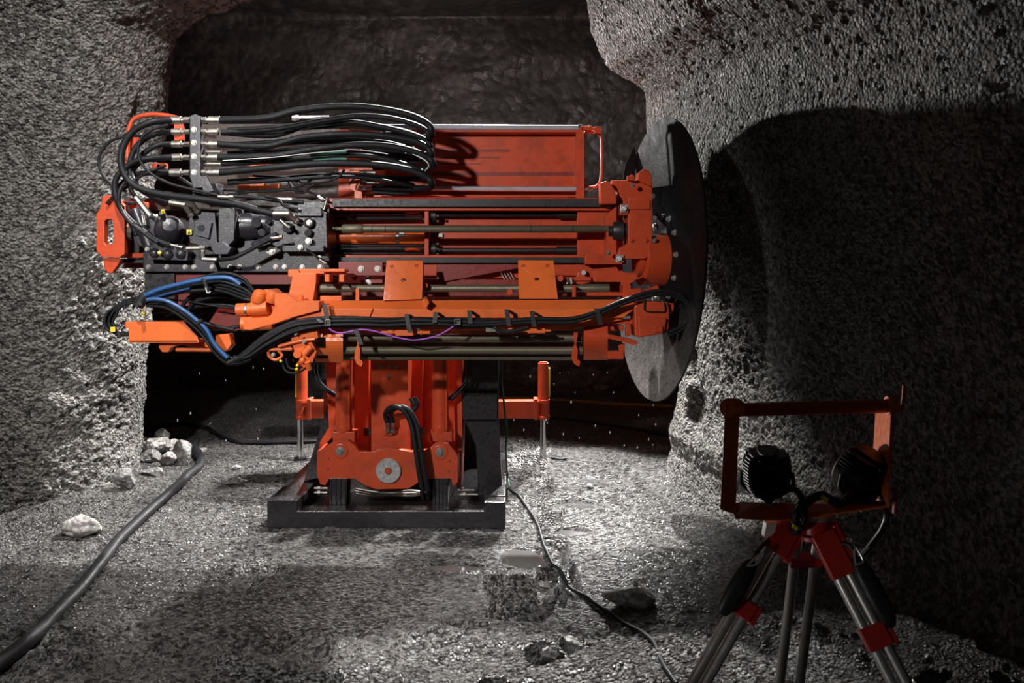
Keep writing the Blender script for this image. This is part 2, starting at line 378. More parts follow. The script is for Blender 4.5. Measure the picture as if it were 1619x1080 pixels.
wall('wall_left', [(-4.6, 3.0), (-3.0, 4.5), (-1.6, 5.25), (-.75, 5.45), (-.28, 5.6), (-.04, 5.85), (.0, 6.1), (-.12, 6.6), (-.6, 7.6), (-1.6, 9.3), (-4.2, 11.5)],
     left_edge, zs, 560, 'wall', .09, .015, 3, .10, lambda pl: (pl[1:, 0] > -1.7) & (pl[1:, 1] < 6.7),
     pits=((-2.36, 5.75, 2.62, .10, .05), (-2.5, 5.6, 2.25, .08, .03), (-3.1, 5.3, 1.6, .14, .03)))
right_edge = px2([(870, -90), (915, 0), (925, 60), (950, 112), (990, 138), (1015, 165), (1024, 205), (1035, 300), (1062, 470), (1072, 560), (1070, 640), (1058, 690), (1062, 720), (1048, 770), (1030, 810), (1000, 850)], 6.2)
wall('wall_right', [(4.0, 11.5), (2.0, 9.5), (.7, 8.), (.14, 7.0), (.0, 6.4), (.05, 5.95), (.22, 5.35), (.42, 4.7), (.62, 4.1), (.85, 3.4), (1.2, 2.6), (1.7, 1.6)],
     right_edge, zs, 720, 'wall', .08, .0075, 13, .0, lambda pl: (pl[1:, 1] < 6.5) & (pl[1:, 1] > 2.9),
     pits=((1.28, 5.9, 2.68, .12, .09), (1.15, 6.0, .95, .12, .08), (1.2, 5.9, .62, .16, .08), (1.42, 5.3, 2.2, .10, .05), (1.2, 6.0, 1.25, .12, .06), (1.35, 5.2, 2.95, .15, .06)))
# chamber behind: back wall curving into the roof
u = np.linspace(-8, 7, 330); v = np.linspace(0, 1, 240)
V, U = np.meshgrid(v, u, indexing='ij')
YB = 11.6-.0*U; ZB = np.where(V < .62, V/.62*5.0-.2, 4.8+(V-.62)/.38*.55)
YB = np.where(V < .62, 11.6-.35*np.sin(V/.62*1.5), 11.25-(V-.62)/.38*5.2)
d = .30*fbm(U, YB, ZB, .5, 4, 71)+.05*fbm(U*.35, YB, ZB*1.6, 2.2, 4, 72)
grid_obj('wall_back', U, YB-d, ZB+np.where(V > .62, -.6*d, 0), 'back')
# ================================================================== THE DRILL RIG
rig = thing('drill_rig', 'red and orange hydraulic rock drilling rig on a black steel base frame', 'drilling machine', (-.72, 5.9, 0))
def pp(l, Y): return [P(x, y, Y) for x, y in l]
def bolt(mb, p, r=.010, h=.008, ax=(0, -1, 0)):
    p = Vector(p); a = Vector(ax); mb.cyl(p, p+a*h*.35, r*1.35, n=18); mb.cyl(p+a*h*.35, p+a*h, r, n=6)

# ---------------- base frame (front face 5.36 m from the camera)
B0 = 5.36
mb = MB()
mb.plate([(422, 791), (470, 791), (470, 808), (765, 808), (765, 794), (799, 794), (799, 836), (422, 835)], B0, .13)
base = mb.build('base_frame', 'base', rig, .006, 'black steel base frame, wet')
zt = P(0, 792, B0).z; xl = P(422, 0, B0).x; xr = P(799, 0, B0).x
MB().box(((xl+xl+.19)/2, B0+.95, zt/2), (.19, 1.64, zt)).build('side_rail', 'base', base, .006)
MB().box((xr-.065, B0+.95, zt/2), (.13, 1.64, zt)).build('side_rail', 'base', base, .006)
MB().box(((xl+xr)/2, B0+.95, .045), (xr-xl-.02, 1.6, .05)).build('floor_plate', 'base', base, .003)
MB().box(((xl+xr)/2, 6.9, .35), (1.1, .12, .6)).build('rear_crossbeam', 'base', base, .006)
# raking struts
mb = MB(); mb.prism(pp([(480, 762), (506, 756), (534, 640), (548, 560), (528, 560), (516, 645)], 5.85), (0, .25, 0))
mb.build('left_strut', 'base', rig, .006, 'black raking strut')
mb = MB(); mb.prism(pp([(757, 795), (795, 795), (788, 665), (788, 560), (733, 560), (733, 664), (741, 680), (752, 705)], 5.75), (0, .22, 0))
mb.build('right_strut', 'base', rig, .006, 'black upright strut with curved inner edge')
mb = MB(); mb.pbox(731, 622, 786, 664, 5.70, .5); mb.build('ballast_block', 'base', rig, .006)
mb = MB(); mb.pbox(735, 556, 784, 622, 5.78, .55); mb.build('tank', 'base', rig, .008)
mb = MB(); mb.pbox(500, 400, 790, 600, 6.35, .6); mb.build('carrier_body', 'base', rig, .02, 'black carrier body behind the feed')

# ---------------- mast foot: red box body, column, cylinders, pivot plate
mb = MB(); mb.prism(pp([(528, 556), (730, 556), (731, 700), (722, 735), (508, 735), (512, 709), (526, 676)], 5.98), (0, .35, 0))
mb.plate([(513, 556), (537, 556), (528, 690), (505, 712), (505, 700), (520, 676)], 5.80, .2)
mb.plate([(714, 556), (731, 556), (731, 700), (729, 772), (722, 772), (720, 700)], 5.72, .3)
mb.pbox(560, 556, 583, 716, 5.88, .1); mb.pbox(648, 556, 668, 716, 5.88, .1)
body = mb.build('mast_foot', 'red', rig, .005)
mb = MB(); mb.plate([(586, 500), (645, 500), (645, 640), (646, 716), (587, 716)], 5.62, .22, [(602, 580, 2.4), (626, 580, 2.4)])
col = mb.build('column', 'red', rig, .005, 'flat red-orange column with bolts')
mb = MB()
for x, y in ((602, 580), (614.5, 580), (626, 580), (614.5, 596)):
    mb = MB(); bolt(mb, P(x, y, 5.62), .009); mb.build('bolt', 'zinc', col, 0)
# slots in the body beside the column
for x in (581, 667):
    m2 = MB(); m2.pbox(x-6, 678, x+5, 689, 5.86, .03); m2.build('slot_plate', 'black', body, .003)
for x, xt in ((543, 545), (697, 694.5)):
    mb = MB(); a, b = P(x, 684, 5.62), P(xt, 540, 5.62); mb.lathe(a, b-a, [(0, .05), (.02, .057), (.045, .057), (.05, .052), (.55, .052)])
    c = mb.build('lift_cylinder', 'red', rig, .002, 'thick red-orange hydraulic cylinder')
    m2 = MB(); m2.pbox(x-17, 683, x+18, 699, 5.57, .12); m2.pbox(x-15, 699, x+16, 722, 5.62, .06); m2.build('cylinder_clevis', 'red', c, .005)
    m2 = MB(); m2.pbox(x-1, 648, x+2, 658, 5.565, .02); m2.build('port_boss', 'red', c, .003)
    m2 = MB(); m2.tube(pp([(x+8, 560), (x+9, 680)], 5.58), .007); m2.build('oil_pipe', 'red', c, 0)
pv = [(501.5, 713), (512, 711), (520, 703), (530, 697), (550, 696), (561, 704), (568, 714), (586, 715), (600, 710.5), (616, 708.5), (635, 711), (650, 714), (677, 711), (686, 703), (696, 699), (709, 701), (717, 711), (724, 722), (724, 763), (716, 769), (713, 757), (677, 757), (666, 759), (656, 767), (644, 773), (594, 774), (578, 768), (568, 762), (561, 757), (521, 757), (514, 768), (506, 766), (501, 752)]
mb = MB(); mb.plate(pv, 5.50, .05); mb.plate(pv, 5.72, .05)
mb.plate([(501.5, 713), (506, 712), (507, 765), (502, 752)], 5.52, .25); mb.plate([(719, 722), (724, 722), (724, 763), (719, 766)], 5.52, .25)
piv = mb.build('pivot_plate', 'red', rig, .004, 'wide red-orange pivot plate with scalloped outline')
for x, y in ((519.5, 725), (519, 742), (711, 729), (710, 745)):
    m2 = MB(); m2.cyl(P(x, y, 5.502), P(x, y, 5.498), .0055, n=14); m2.build('bolt_hole', 'black', piv, 0)
for x, y in ((538.5, 713), (696, 715)):
    m2 = MB(); p = P(x, y, 5.50); m2.lathe(p, (0, -1, 0), [(-.005, .046), (.006, .046), (.008, .040), (.008, .036)]); m2.build('pin_collar', 'red', piv, 0)
    m2 = MB(); m2.cyl(p+Vector((0, .0, 0)), p+Vector((0, -.010, 0)), .030); bolt(m2, p+Vector((0, -.01, 0)), .016, .014); m2.build('pivot_pin', 'zinc', piv, .001)
p = P(614.5, 744, 5.50); m2 = MB(); m2.lathe(p, (0, -1, 0), [(-.01, .078), (.014, .078), (.017, .074), (.017, .022), (.004, .020)], 40)
hub = m2.build('hub_cap', 'steel', piv, 0, 'round steel hub cap with ring of bolts')
m2 = MB()
for k in range(8):
    a = k*math.tau/8; bolt(m2, p+Vector((.052*math.cos(a), -.016, .052*math.sin(a))), .009, .007)
m2.build('bolt_ring', 'steel', hub, 0)
m2 = MB(); m2.cyl(p+Vector((0, -.006, 0)), p+Vector((0, -.02, 0)), .019, n=12); bolt(m2, p+Vector((0, -.02, 0)), .010, .006); m2.build('grease_plug', 'red', hub, .001)
for x0, x1 in ((521, 549), (685, 709)):
    mb = MB(); mb.plate([(x0, 756), (x1, 756), (x1-1, 786), (x1-1, 803), (x0-1, 803), (x0-1, 786)], 5.50, .14)
    for k in range(4): xx = x0+3+k*(x1-x0-6)/3; mb.pbox(xx-.8, 757, xx+.8, 802, 5.496, .01)
    mb.build('foot_pad', 'base', rig, .004, 'ribbed black foot block')
# hoses on the column
m2 = MB(); m2.plate([(604+14+13*math.cos(a*math.tau/20)-3, 682+6.5*math.sin(a*math.tau/20)) for a in range(20)], 5.60, .02); m2.build('hose_flange', 'red', col, .001)
for k, x in enumerate((612.5, 621)):
    mb = MB(); mb.tube([P(x, 668, 5.56), P(x-3, 655, 5.53), P(x+3, 646, 5.47), P(x+14, 643.5, 5.44), P(x+27, 650, 5.43), P(x+38, 672, 5.42), P(x+44, 705, 5.40), P(x+50, 745, 5.40), P(x+55, 775, 5.42), P(x+57, 787, 5.5)], .016)
    h = mb.build('hydraulic_hose', 'rubber', rig, 0, 'black hose looping down over the pivot plate')
    mb = MB(); mb.cyl(P(x+1, 683, 5.60), P(x, 668, 5.55), .013, n=14); mb.cyl(P(x+1, 684, 5.61), P(x+1, 680, 5.59), .018, n=6); mb.build('hose_fitting', 'zinc', h, .001)
mb = MB(); mb.tube(pp([(655, 628), (660, 640), (652, 652)], 5.5), .014); mb.tube(pp([(648, 630), (655, 642), (650, 655)], 5.52), .010); mb.build('hose_stub', 'rubber', rig, 0)
for x in ((738, 572), (747, 585)):
    pass
for k, d in enumerate((0, 5)):
    mb = MB(); mb.tube(pp([(730+d, 560), (740+d, 575), (738+d, 600), (724+d, 618), (707+d, 632)], 5.66-.02*k), .011); mb.build('hydraulic_hose', 'rubber', rig, 0)
    mb = MB(); mb.tube(pp([(498+d, 560), (494+d, 580), (500+d, 602), (514+d, 616), (530+d, 626)], 5.74-.02*k), .010); mb.build('hydraulic_hose', 'rubber', rig, 0)
# steel hoses and copper fittings under the pivot plate
for k in range(3):
    mb = MB(); pts = pp([(562, 772+k*4), (590, 777+k*3), (620, 779+k*2), (650, 776+k*4), (676, 780)], 5.58+.03*k); mb.tube(pts, .008)
    q = [pts[0].lerp(pts[-1], i/40) for i in range(41)]
    mb.build('braided_hose', 'zinc', rig, 0, 'steel braided hose under the pivot plate')
for x0, x1, y in ((497, 520, 772), (497, 518, 779), (724, 750, 775), (726, 756, 782)):
    mb = MB(); mb.cyl(P(x0, y, 5.62), P(x1, y, 5.62), .010); mb.cyl(P(x0+5, y, 5.62), P(x0+10, y, 5.62), .016, n=6); mb.build('pipe_fitting', 'zinc', rig, .001)

# ---------------- support jacks
for sx, (c0, c1), (r0, r1), arm, yel in ((-1, (469, 486), (470, 480), (485, 528), 468), (1, (850.5, 867.5), (854, 864), (786, 852), 868.5)):
    YJ = 7.35; cx = (c0+c1)/2; rr = (c1-c0)/2/F*YJ
    mb = MB(); mb.cyl(P(cx, 662, YJ), P(cx, 574, YJ), rr, n=24); mb.cyl(P(cx, 576, YJ), P(cx, 572, YJ), rr*.8)
    j = mb.build('support_jack', 'red', rig, .003, 'left red jack cylinder' if sx < 0 else 'right red jack cylinder')
    m2 = MB()
    for y in (634, 660): m2.cyl(P(cx, y+2.5, YJ), P(cx, y-2.5, YJ), rr*1.18, n=24)
    m2.pbox(min(c1, c0)-1, 636, c1+1, 660, YJ-rr*.6, rr*1.2); m2.build('jack_clamp', 'red', j, .003)
    m2 = MB(); foot = P((r0+r1)/2, 720, YJ); m2.cyl((foot.x, YJ, .012), P((r0+r1)/2, 660, YJ), (r1-r0)/2/F*YJ, n=20); m2.build('jack_rod', 'chrome', j, .001)
    m2 = MB(); m2.cyl((foot.x, YJ, -.03), (foot.x, YJ, .014), .055, n=20); m2.build('jack_foot', 'base', j, .002)
    m2 = MB(); m2.pbox(arm[0], 634, arm[1], 662, YJ-.05, .1); m2.pbox(arm[0]+(0 if sx < 0 else 58), 631, arm[0]+(6 if sx < 0 else 64), 664, YJ-.06, .12); m2.build('outrigger_arm', 'red', rig, .004, 'red outrigger arm holding a jack')
    m2 = MB(); m2.pbox(yel-1.3, 582, yel+1.3, 628, YJ-.02, .04); m2.build('warning_stripe', 'yellow', j, 0)
    m2 = MB(); m2.pbox(511 if sx < 0 else 782, 616, 520 if sx < 0 else 787, 656, 6.7 if sx < 0 else 6.6, .5); m2.build('outrigger_bracket', 'red', rig, .004)

# ================================================================== UPPER FEED
# hose tray (scraped panel) with the two grey tubes
YP = 5.70
mb = MB(); mb.pbox(535, 208, 921, 312, YP, .012); mb.pbox(535, 205, 921, 209, YP-.12, .13); mb.pbox(535, 308, 921, 312, YP-.12, .13)
tray = mb.build('hose_tray', 'scraped', rig, .003, 'red tray panel with dark scrape marks and a painted-on hose shadow')
mb = MB(); mb.pbox(318, 196, 535, 312, YP+.02, .02); mb.build('rear_panel', 'brown', tray, .003)  # panel behind the hoses, its shade painted in
mb = MB(); mb.plate([(911, 206), (921, 200), (924, 212), (924, 316), (911, 316)], YP-.14, .16); mb.pbox(900, 313, 932, 321, YP-.15, .14); mb.build('end_post', 'red', tray, .003)
mb = MB(); mb.tube(pp([(922, 212), (928, 209), (942, 209), (949, 214), (951, 225), (951, 270), (949, 287), (942, 295), (930, 296), (922, 296)], YP-.08), .010); mb.build('hoop_guard', 'red', tray, 0, 'thin red hoop at the tray end')
mb = MB(); mb.pbox(919, 199, 936, 206, YP-.14, .05); mb.pbox(940, 200, 951, 211, YP-.14, .05); mb.cyl(P(933, 203, YP-.12), P(941, 204, YP-.12), .010); mb.build('tube_anchor', 'red', tray, .003)
for y, xs0 in ((200.5, 683), (297.5, 567)):
    mb = MB(); mb.cyl(P(xs0-(130 if y < 250 else 0), y, YP-.12), P(917, y+1.5, YP-.12), .017 if y < 250 else .0145); t = mb.build('guide_tube', 'greytube', rig, .001, 'long grey tube along the red tray')
    mb = MB(); mb.cyl(P(914, y+1.5, YP-.12), P(921, y+1.5, YP-.12), .021, n=6); mb.cyl(P(921, y+1.8, YP-.12), P(936, y+1.8, YP-.12), .012); mb.cyl(P(930, y+2, YP-.12), P(934, y+2, YP-.12), .02, n=6); mb.build('tube_nut', 'zinc', t, .001)
# dark scrape strips; the longest is the hoses' shadow, painted on
for y, x0, x1, hh in ((238, 690, 805, 2.0), (249, 700, 790, 1.2), (275, 683, 911, 2.6), (259, 688, 760, 1.0)):
    mb = MB(); mb.pbox(x0, y-hh, x1, y+hh, YP-.004, .004); mb.build('scrape_and_shadow_strip', 'darkred', tray, 0)

# feed beam: back web, two flanges with black slide rails, inner ropes
YB_ = 5.50
mb = MB(); mb.pbox(200, 326, 520, 412, YB_, .02); mb.pbox(196, 313, 520, 333, YB_-.17, .18); mb.build('feed_beam_end', 'brown', rig, .004)  # left length of the beam, shade painted into its colour
mb = MB(); mb.pbox(520, 326, 985, 412, YB_, .02); mb.pbox(520, 313, 985, 333, YB_-.17, .18); mb.pbox(520, 403, 985, 440, YB_-.17, .18); mb.pbox(196, 412, 600, 424, YB_-.17, .18)
mb.pbox(690, 418, 985, 447, YB_+.02, .10)
beam = mb.build('feed_beam', 'red', rig, .004, 'red channel feed beam')
for y0, y1 in ((314, 327), (407, 416)):
    mb = MB(); mb.pbox(525, y0, 970, y1, YB_-.205, .04); mb.build('slide_rail', 'black', beam, .002, 'black slide rail')
for y, y2, r in ((338, 338, .010), (346, 345, .012), (389, 389, .009), (394, 394, .010), (401, 401, .008)):
    mb = MB(); mb.cyl(P(522, y, YB_-.08), P(668, y2, YB_-.08), r, n=10); mb.build('feed_rope', 'rubber', rig, 0)
for y in (339, 396):
    mb = MB(); mb.cyl(P(690, y, YB_-.06), P(912, y, YB_-.06), .016); mb.cyl(P(880, y, YB_-.06), P(911, y, YB_-.06), .024); mb.build('cylinder_tube', 'black', rig, .001)
    mb = MB(); mb.lathe(P(653, y+(-1 if y < 350 else 1), YB_-.06), (0, .2, 1), [(-.008, .04), (-.006, .062), (0, .050), (.006, .062), (.008, .04)]); mb.build('rope_pulley', 'orange', rig, 0)
mb = MB(); mb.cyl(P(520, 377, YB_-.06), P(628, 377, YB_-.06), .036, n=28); mb.cyl(P(632, 377, YB_-.06), P(672, 377, YB_-.06), .038, n=28)
fc = mb.build('feed_cylinder', 'orange', rig, .002, 'orange feed cylinder under the drill rod')
mb = MB(); mb.cyl(P(627, 377, YB_-.06), P(632, 377, YB_-.06), .0395, n=28); mb.build('clamp_band', 'zinc', fc, .001)
mb = MB(); mb.pbox(631, 368, 639, 374, YB_-.101, .004); mb.build('identification_label', 'white', fc, 0, 'small white label')
mb = MB(); mb.pbox(671, 328, 678, 404, YB_-.15, .13); br = mb.build('cylinder_bracket', 'red', rig, .003)
for y0, y1 in ((331, 352), (384, 404)):
    mb = MB(); mb.cyl(P(678, (y0+y1)/2, YB_-.08), P(690, (y0+y1)/2, YB_-.08), (y1-y0)/2/F*YB_, n=28); g = mb.build('gland', 'black', br, .002)
    mb = MB()
    for y in (y0+2, (y0+y1)/2, y1-2): mb.cyl(P(690, y, YB_-.12), P(694, y, YB_-.12), .008, n=6)
    mb.build('gland_bolt', 'zinc', g, 0)
mb = MB(); mb.pbox(679, 369, 700, 375, YB_-.02, .01); mb.build('type_plate', 'zinc', beam, .001)
# drill rod with coupling sleeve
YR = 5.22
mb = MB(); mb.lathe(P(520, 362, YR), (1, 0, 0), [(0, .012), (.075, .012), (.078, .024), (.085, .028), (.195, .028), (.203, .024), (.205, .0215), (1.60, .0215), (1.605, .019), (1.66, .019)], 24)
rod = mb.build('drill_rod', 'rod', rig, 0, 'long brown-grey steel drill rod in the feed')
mb = MB()
for x in (588, 609, 838, 905): mb.cyl(P(x, 362, YR), P(x+1.5, 362, YR), .0222, n=24)
build_each(mb, 'rod_ring', 'black', rod, 0)
# drill head / front guide at the right end
YH = 5.15
mb = MB()
mb.plate([(967, 285), (1031, 285), (1032, 330), (985, 330), (985, 316), (967, 293)], YH+.06, .34)
mb.plate([(949, 289), (959, 286), (967, 291), (975, 313), (975, 322), (949, 322)], YH, .12)
mb.plate([(981, 322), (993, 322), (1031, 316), (1031, 402), (1020, 409), (976, 409), (980, 392), (993, 385), (993, 340), (981, 340)], YH-.02, .18)
mb.pbox(993, 314, 1028, 331, YH-.03, .1)
mb.pbox(913, 328, 975, 404, YH+.22, .12); mb.pbox(925, 402, 990, 418, YH+.05, .2)
mb.plate([(958, 340), (975, 326), (975, 405), (960, 405)], YH+.06, .15)
head = mb.build('rod_guide_head', 'red', rig, .004, 'red guide head holding the rod end')
mb = MB(); mb.plate([(1008, 285), (1010, 273), (1017, 267), (1026, 268), (1031, 280), (1031, 295), (1024, 292)], YH+.02, .1); mb.build('lifting_lug', 'red', head, .004)
mb = MB(); mb.lathe(P(962, 365, YR-.02), (1, 0, 0), [(0, .030), (.02, .030), (.025, .05), (.055, .06), (.085, .06), (.09, .045), (.11, .045)]); mb.build('rod_bushing', 'black', head, .001, 'black bushing')
for x, y in ((987, 330), (980, 409)):
    mb = MB(); mb.pbox(x-6, y-6, x+6, y+6, YH-.035, .02); mb.cyl(P(x, y, YH-.035), P(x, y, YH-.05), .016, n=6); mb.build('square_bolt', 'steel', head, .002)
for x, y in ((998, 380), (1021, 380), (1033, 310), (1036, 345), (1035, 362), (1035, 380), (962, 400), (1000, 293)):
    mb = MB(); bolt(mb, P(x, y, YH-.02), .010, .012); mb.build('head_bolt', 'red' if y == 380 and x < 1030 else 'zinc', head, 0)
mb = MB(); mb.cyl(P(995, 282, YH+.05), P(1000, 278, YH+.02), .010); mb.pbox(992, 278, 1003, 285, YH, .05); mb.build('grease_nipple', 'red', head, .002)

# ---------------- rock drill (dark grey)
YD = 5.10
mb = MB()
mb.plate([(226, 398), (250, 396), (513, 388), (519, 395), (519, 424), (508, 430), (226, 430)], YD+.06, .30)
mb.plate([(330, 384), (428, 378), (520, 378), (520, 392), (330, 398)], YD+.10, .2)
rd = mb.build('rock_drill', 'grey', rig, .004, 'dark grey hydraulic rock drill on its slide plate')
def sub(fn, name='drill_housing', mat='grey', bev=.004, par=None, label=None):
    m = MB(); fn(m)
    return build_each(m, name, mat, rd, bev) if name in ('housing_lug', 'port_block', 'port_boss', 'flange_bolt') else m.build(name, mat, par or rd, bev, label)
sub(lambda m: m.plate([(427, 330), (492, 328), (516, 336), (518, 392), (440, 394), (427, 384)], YD, .26), 'front_housing')
sub(lambda m: (m.pbox(446, 388, 512, 398, YD-.03, .1), m.pbox(470, 328, 508, 342, YD-.03, .1)), 'housing_lug')
sub(lambda m: m.lathe(P(368, 358, YD+.10), (1, 0, 0), [(0, .078), (.11, .078), (.13, .07), (.22, .066), (.26, .06)]), 'impact_cylinder')
sub(lambda m: m.plate([(345, 329), (367, 328), (372, 340), (370, 380), (362, 388), (345, 386)], YD-.03, .24), 'flange_block')
sub(lambda m: (m.plate([(300, 340), (312, 334), (340, 336), (344, 384), (326, 392), (300, 384), (296, 362)], YD-.01, .22), m.plate([(306, 348), (335, 352), (330, 378), (308, 372)], YD-.03, .05)), 'rear_housing')
sub(lambda m: (m.lathe(P(268, 358, YD-.03), (.25, -.6, .2), [(-.16, .085), (-.04, .082), (.0, .066), (.03, .04), (.035, .0)]), m.cyl(P(262, 350, YD), P(256, 336, YD-.08), .018)), 'accumulator')
sub(lambda m: (m.plate([(206, 350), (222, 336), (250, 344), (258, 380), (236, 396), (212, 384)], YD, .2),), 'rotation_motor')
sub(lambda m: (m.cyl(P(215, 330, YD+.02), P(240, 396, YD+.02), .04), m.plate([(228, 388), (280, 386), (298, 398), (296, 412), (232, 410)], YD-.03, .12), m.ball(P(245, 400, YD-.03), .03), m.ball(P(266, 402, YD-.03), .032), m.ball(P(286, 402, YD-.03), .03)), 'valve_block')
sub(lambda m: (m.plate([(330, 385), (352, 382), (366, 392), (360, 402), (338, 402)], YD-.05, .12), m.cyl(P(400, 388, YD), P(438, 372, YD-.03), .022)), 'port_block')
sub(lambda m: [m.cyl(P(x, y, YD+.02), P(x, y, YD-.04), r) for x, y, r in ((405, 352, .03), (414, 368, .022), (424, 350, .018), (455, 360, .03), (488, 352, .03), (487, 368, .022), (318, 360, .02))], 'port_boss')
sub(lambda m: [m.cyl(P(514, 335+k*11, YD+.08), P(522, 335+k*11, YD+.08), .026, n=10) for k in range(9)], 'flange_bolt')
sub(lambda m: (m.plate([(420, 330), (462, 322), (500, 318), (515, 322), (513, 331), (470, 334)], YD+.02, .14)), 'top_cover')
for x in (235, 264, 293, 307, 336, 364, 379, 408, 436, 450, 478, 506):
    m2 = MB(); bolt(m2, P(x, 422, YD+.06), .011, .014); m2.build('slide_bolt', 'zinc', rd, 0)
for x, y, r in ((429, 396, .017), (488, 381, .014), (475, 391, .012), (424, 397, .01), (489, 352, .012), (233, 394, .01), (505, 407, .009)):
    m2 = MB(); bolt(m2, P(x, y, YD-.04), r, .016); m2.build('housing_bolt', 'zinc', rd, 0)
m2 = MB(); m2.cyl(P(257.5, 337, YD-.09), P(257.5, 332, YD-.10), .010, n=8); m2.build('dust_cap', 'yellow', rd, .001, 'yellow cap')
m2 = MB(); m2.cyl(P(253.5, 402, YD-.06), P(252, 399, YD-.08), .011, n=8); m2.build('dust_cap', 'yellow', rd, .001, 'yellow cap')
m2 = MB(); m2.prism([P(295, 371, YD-.035), P(303, 371, YD-.035), P(303, 363, YD-.035), P(295, 363, YD-.035)], (0, .004, 0)); wl = m2.build('warning_label', 'yellow', rd, 0, 'small warning label')
m2 = MB(); m2.prism([P(296.2, 370, YD-.036), P(301.8, 370, YD-.036), P(299, 364.2, YD-.036)], (0, .002, 0)); m2.build('warning_triangle', 'black', wl, 0)
m2 = MB(); m2.cyl(P(195, 365, YD+.05), P(212, 368, YD+.05), .045, n=8); m2.build('coupling_nut', 'rod', rd, .002)
m2 = MB(); m2.pbox(184, 409, 228, 416, YD+.12, .1); m2.build('slide_rail', 'black', rd, .002)
# end guard plate at far left
hx = [(165, 350), (169, 347), (176, 347), (179, 352), (179, 384), (175, 387), (168, 387), (165, 382)]
mb = MB(); mb.prism(pp([(152, 338), (158, 330), (162, 311), (170, 308), (182, 312), (197, 326), (197, 402), (188, 408), (160, 406), (152, 396)], YD-.02), (0, .05, 0), [pp(hx, YD-.02)])
mb.plate([(163, 407), (192, 409), (186, 420), (177, 432), (170, 432), (164, 424)], YD, .04)
mb.pbox(185, 318, 225, 331, YD+.1, .1); mb.pbox(186, 400, 228, 408, YD+.08, .1); mb.plate([(186, 330), (206, 336), (200, 400), (186, 402)], YD+.1, .05)
mb.build('end_guard', 'red', rig, .006, 'red end guard plate with a slot')
mb = MB(); mb.tube([P(202, 296, 5.2), P(202, 262, 5.2), P(202, 222, 5.2), P(206, 198, 5.2), P(216, 186, 5.2), P(240, 181, 5.2), P(268, 183, 5.2)], .013, sub=6)
mb.tube([P(240, 181, 5.24), P(270, 184, 5.3), P(300, 192, 5.34)], .013); mb.pbox(275, 196, 290, 222, 5.3, .02); mb.pbox(205, 216, 214, 240, 5.25, .06); mb.pbox(240, 258, 262, 266, 5.3, .04)
mb.build('hose_guard', 'red', rig, .002, 'curved red bar beside the hose loops')
# manifold bracket
mb = MB(); mb.plate([(300, 183), (308, 180), (317, 184), (317, 276), (324, 297), (306, 297), (300, 280)], 5.06, .05)
mb.plate([(316, 279), (326, 277), (338, 302), (322, 306)], 5.02, .02); mb.pbox(304, 290, 345, 310, 5.10, .10)
mani = mb.build('hose_manifold', 'grey', rig, .003, 'dark grey bracket joining the hoses')
for y in (205, 225.5, 247.5, 272.5):
    m2 = MB(); bolt(m2, P(307, y, 5.06), .012, .014); m2.build('manifold_bolt', 'zinc', mani, 0)
rows = [(190, 1.15), (208.5, .95), (228, .95), (249, 1.0), (273, 1.05)]
for y, s_ in rows:
    for sgn in (-1, 1):
        m2 = MB(); x0 = 300 if sgn < 0 else 317; e = x0+sgn*(31 if s_ > 1 else 28)
        m2.cyl(P(x0, y, 5.085), P(x0+sgn*9, y, 5.085), .017*s_, n=6); m2.cyl(P(x0+sgn*9, y, 5.085), P(x0+sgn*13, y, 5.085), .013*s_, n=16)
        m2.cyl(P(x0+sgn*13, y, 5.085), P(e, y, 5.085), .0205*s_, n=20); m2.build('hose_coupling', 'zinc', mani, .0015)
for y in (240, 259):
    m2 = MB(); m2.cyl(P(318, y, 5.13), P(350, y, 5.13), .016, n=16); m2.cyl(P(322, y, 5.13), P(328, y, 5.13), .02, n=6); m2.build('hose_coupling', 'zinc', mani, .0015)

# ---------------- the big hose bundle to the right of the manifold
loops = [
 (190, [(420, 187), (470, 175), (540, 168), (600, 172), (650, 183), (677, 197), (682, 209)], .0200, 0),
 (209, [(430, 205), (500, 193), (560, 184), (610, 186), (652, 196), (674, 207), (679, 216)], .0165, 1),
 (209, [(430, 214), (490, 197), (550, 193), (600, 200), (650, 212), (675, 224), (681, 236)], .0175, 2),
 (228, [(420, 231), (480, 217), (550, 212), (600, 214), (650, 222), (675, 233), (682, 246)], .0185, 0),
 (249, [(430, 247), (490, 237), (550, 230), (600, 230), (645, 237), (676, 249), (684, 258)], .0200, 0),
 (259, [(430, 255), (500, 249), (560, 246), (600, 250), (643, 261), (664, 270), (668, 274)], .0155, 1),
 (273, [(430, 265), (500, 259), (560, 259), (610, 262), (650, 270), (676, 281), (682, 289)], .0200, 0),
]
for k, (y, pt, r, off) in enumerate(loops):
    Y0 = 5.085 if off == 0 else 5.11
    xe, ye = pt[-1]; n = len(pt)
    pts = [P(345 if off == 0 else 350, y, Y0)]+[P(x, yy, Y0-.02+.05*off+.10*(i/n)) for i, (x, yy) in enumerate(pt)]
    pts += [P(xe-2, ye+7, Y0+.17+.04*off), P(xe-22, ye+9, Y0+.26), P(xe-60, ye+4+2*k % 7, Y0+.34), P(590, ye+6, Y0+.38)]
    mb = MB(); mb.tube(pts, r, n=14); h = mb.build('hydraulic_hose', 'rubber', rig, 0, 'thick black hose in the long loop above the drill')
for y, Y0, r in ((222, 5.2, .012), (236, 5.22, .013), (243, 5.18, .010), (284, 5.16, .011), (280, 5.26, .012), (199, 5.24, .014)):
    mb = MB(); mb.tube([P(360, y+6, Y0), P(430, y+2, Y0), P(500, y-3, Y0+.02), P(560, y-4, Y0+.08), P(620, y+4, Y0+.12), P(655, y+14, Y0+.2), P(640, y+22, Y0+.26), P(590, y+20, Y0+.3)], r); mb.build('hydraulic_hose', 'rubber', rig, 0)
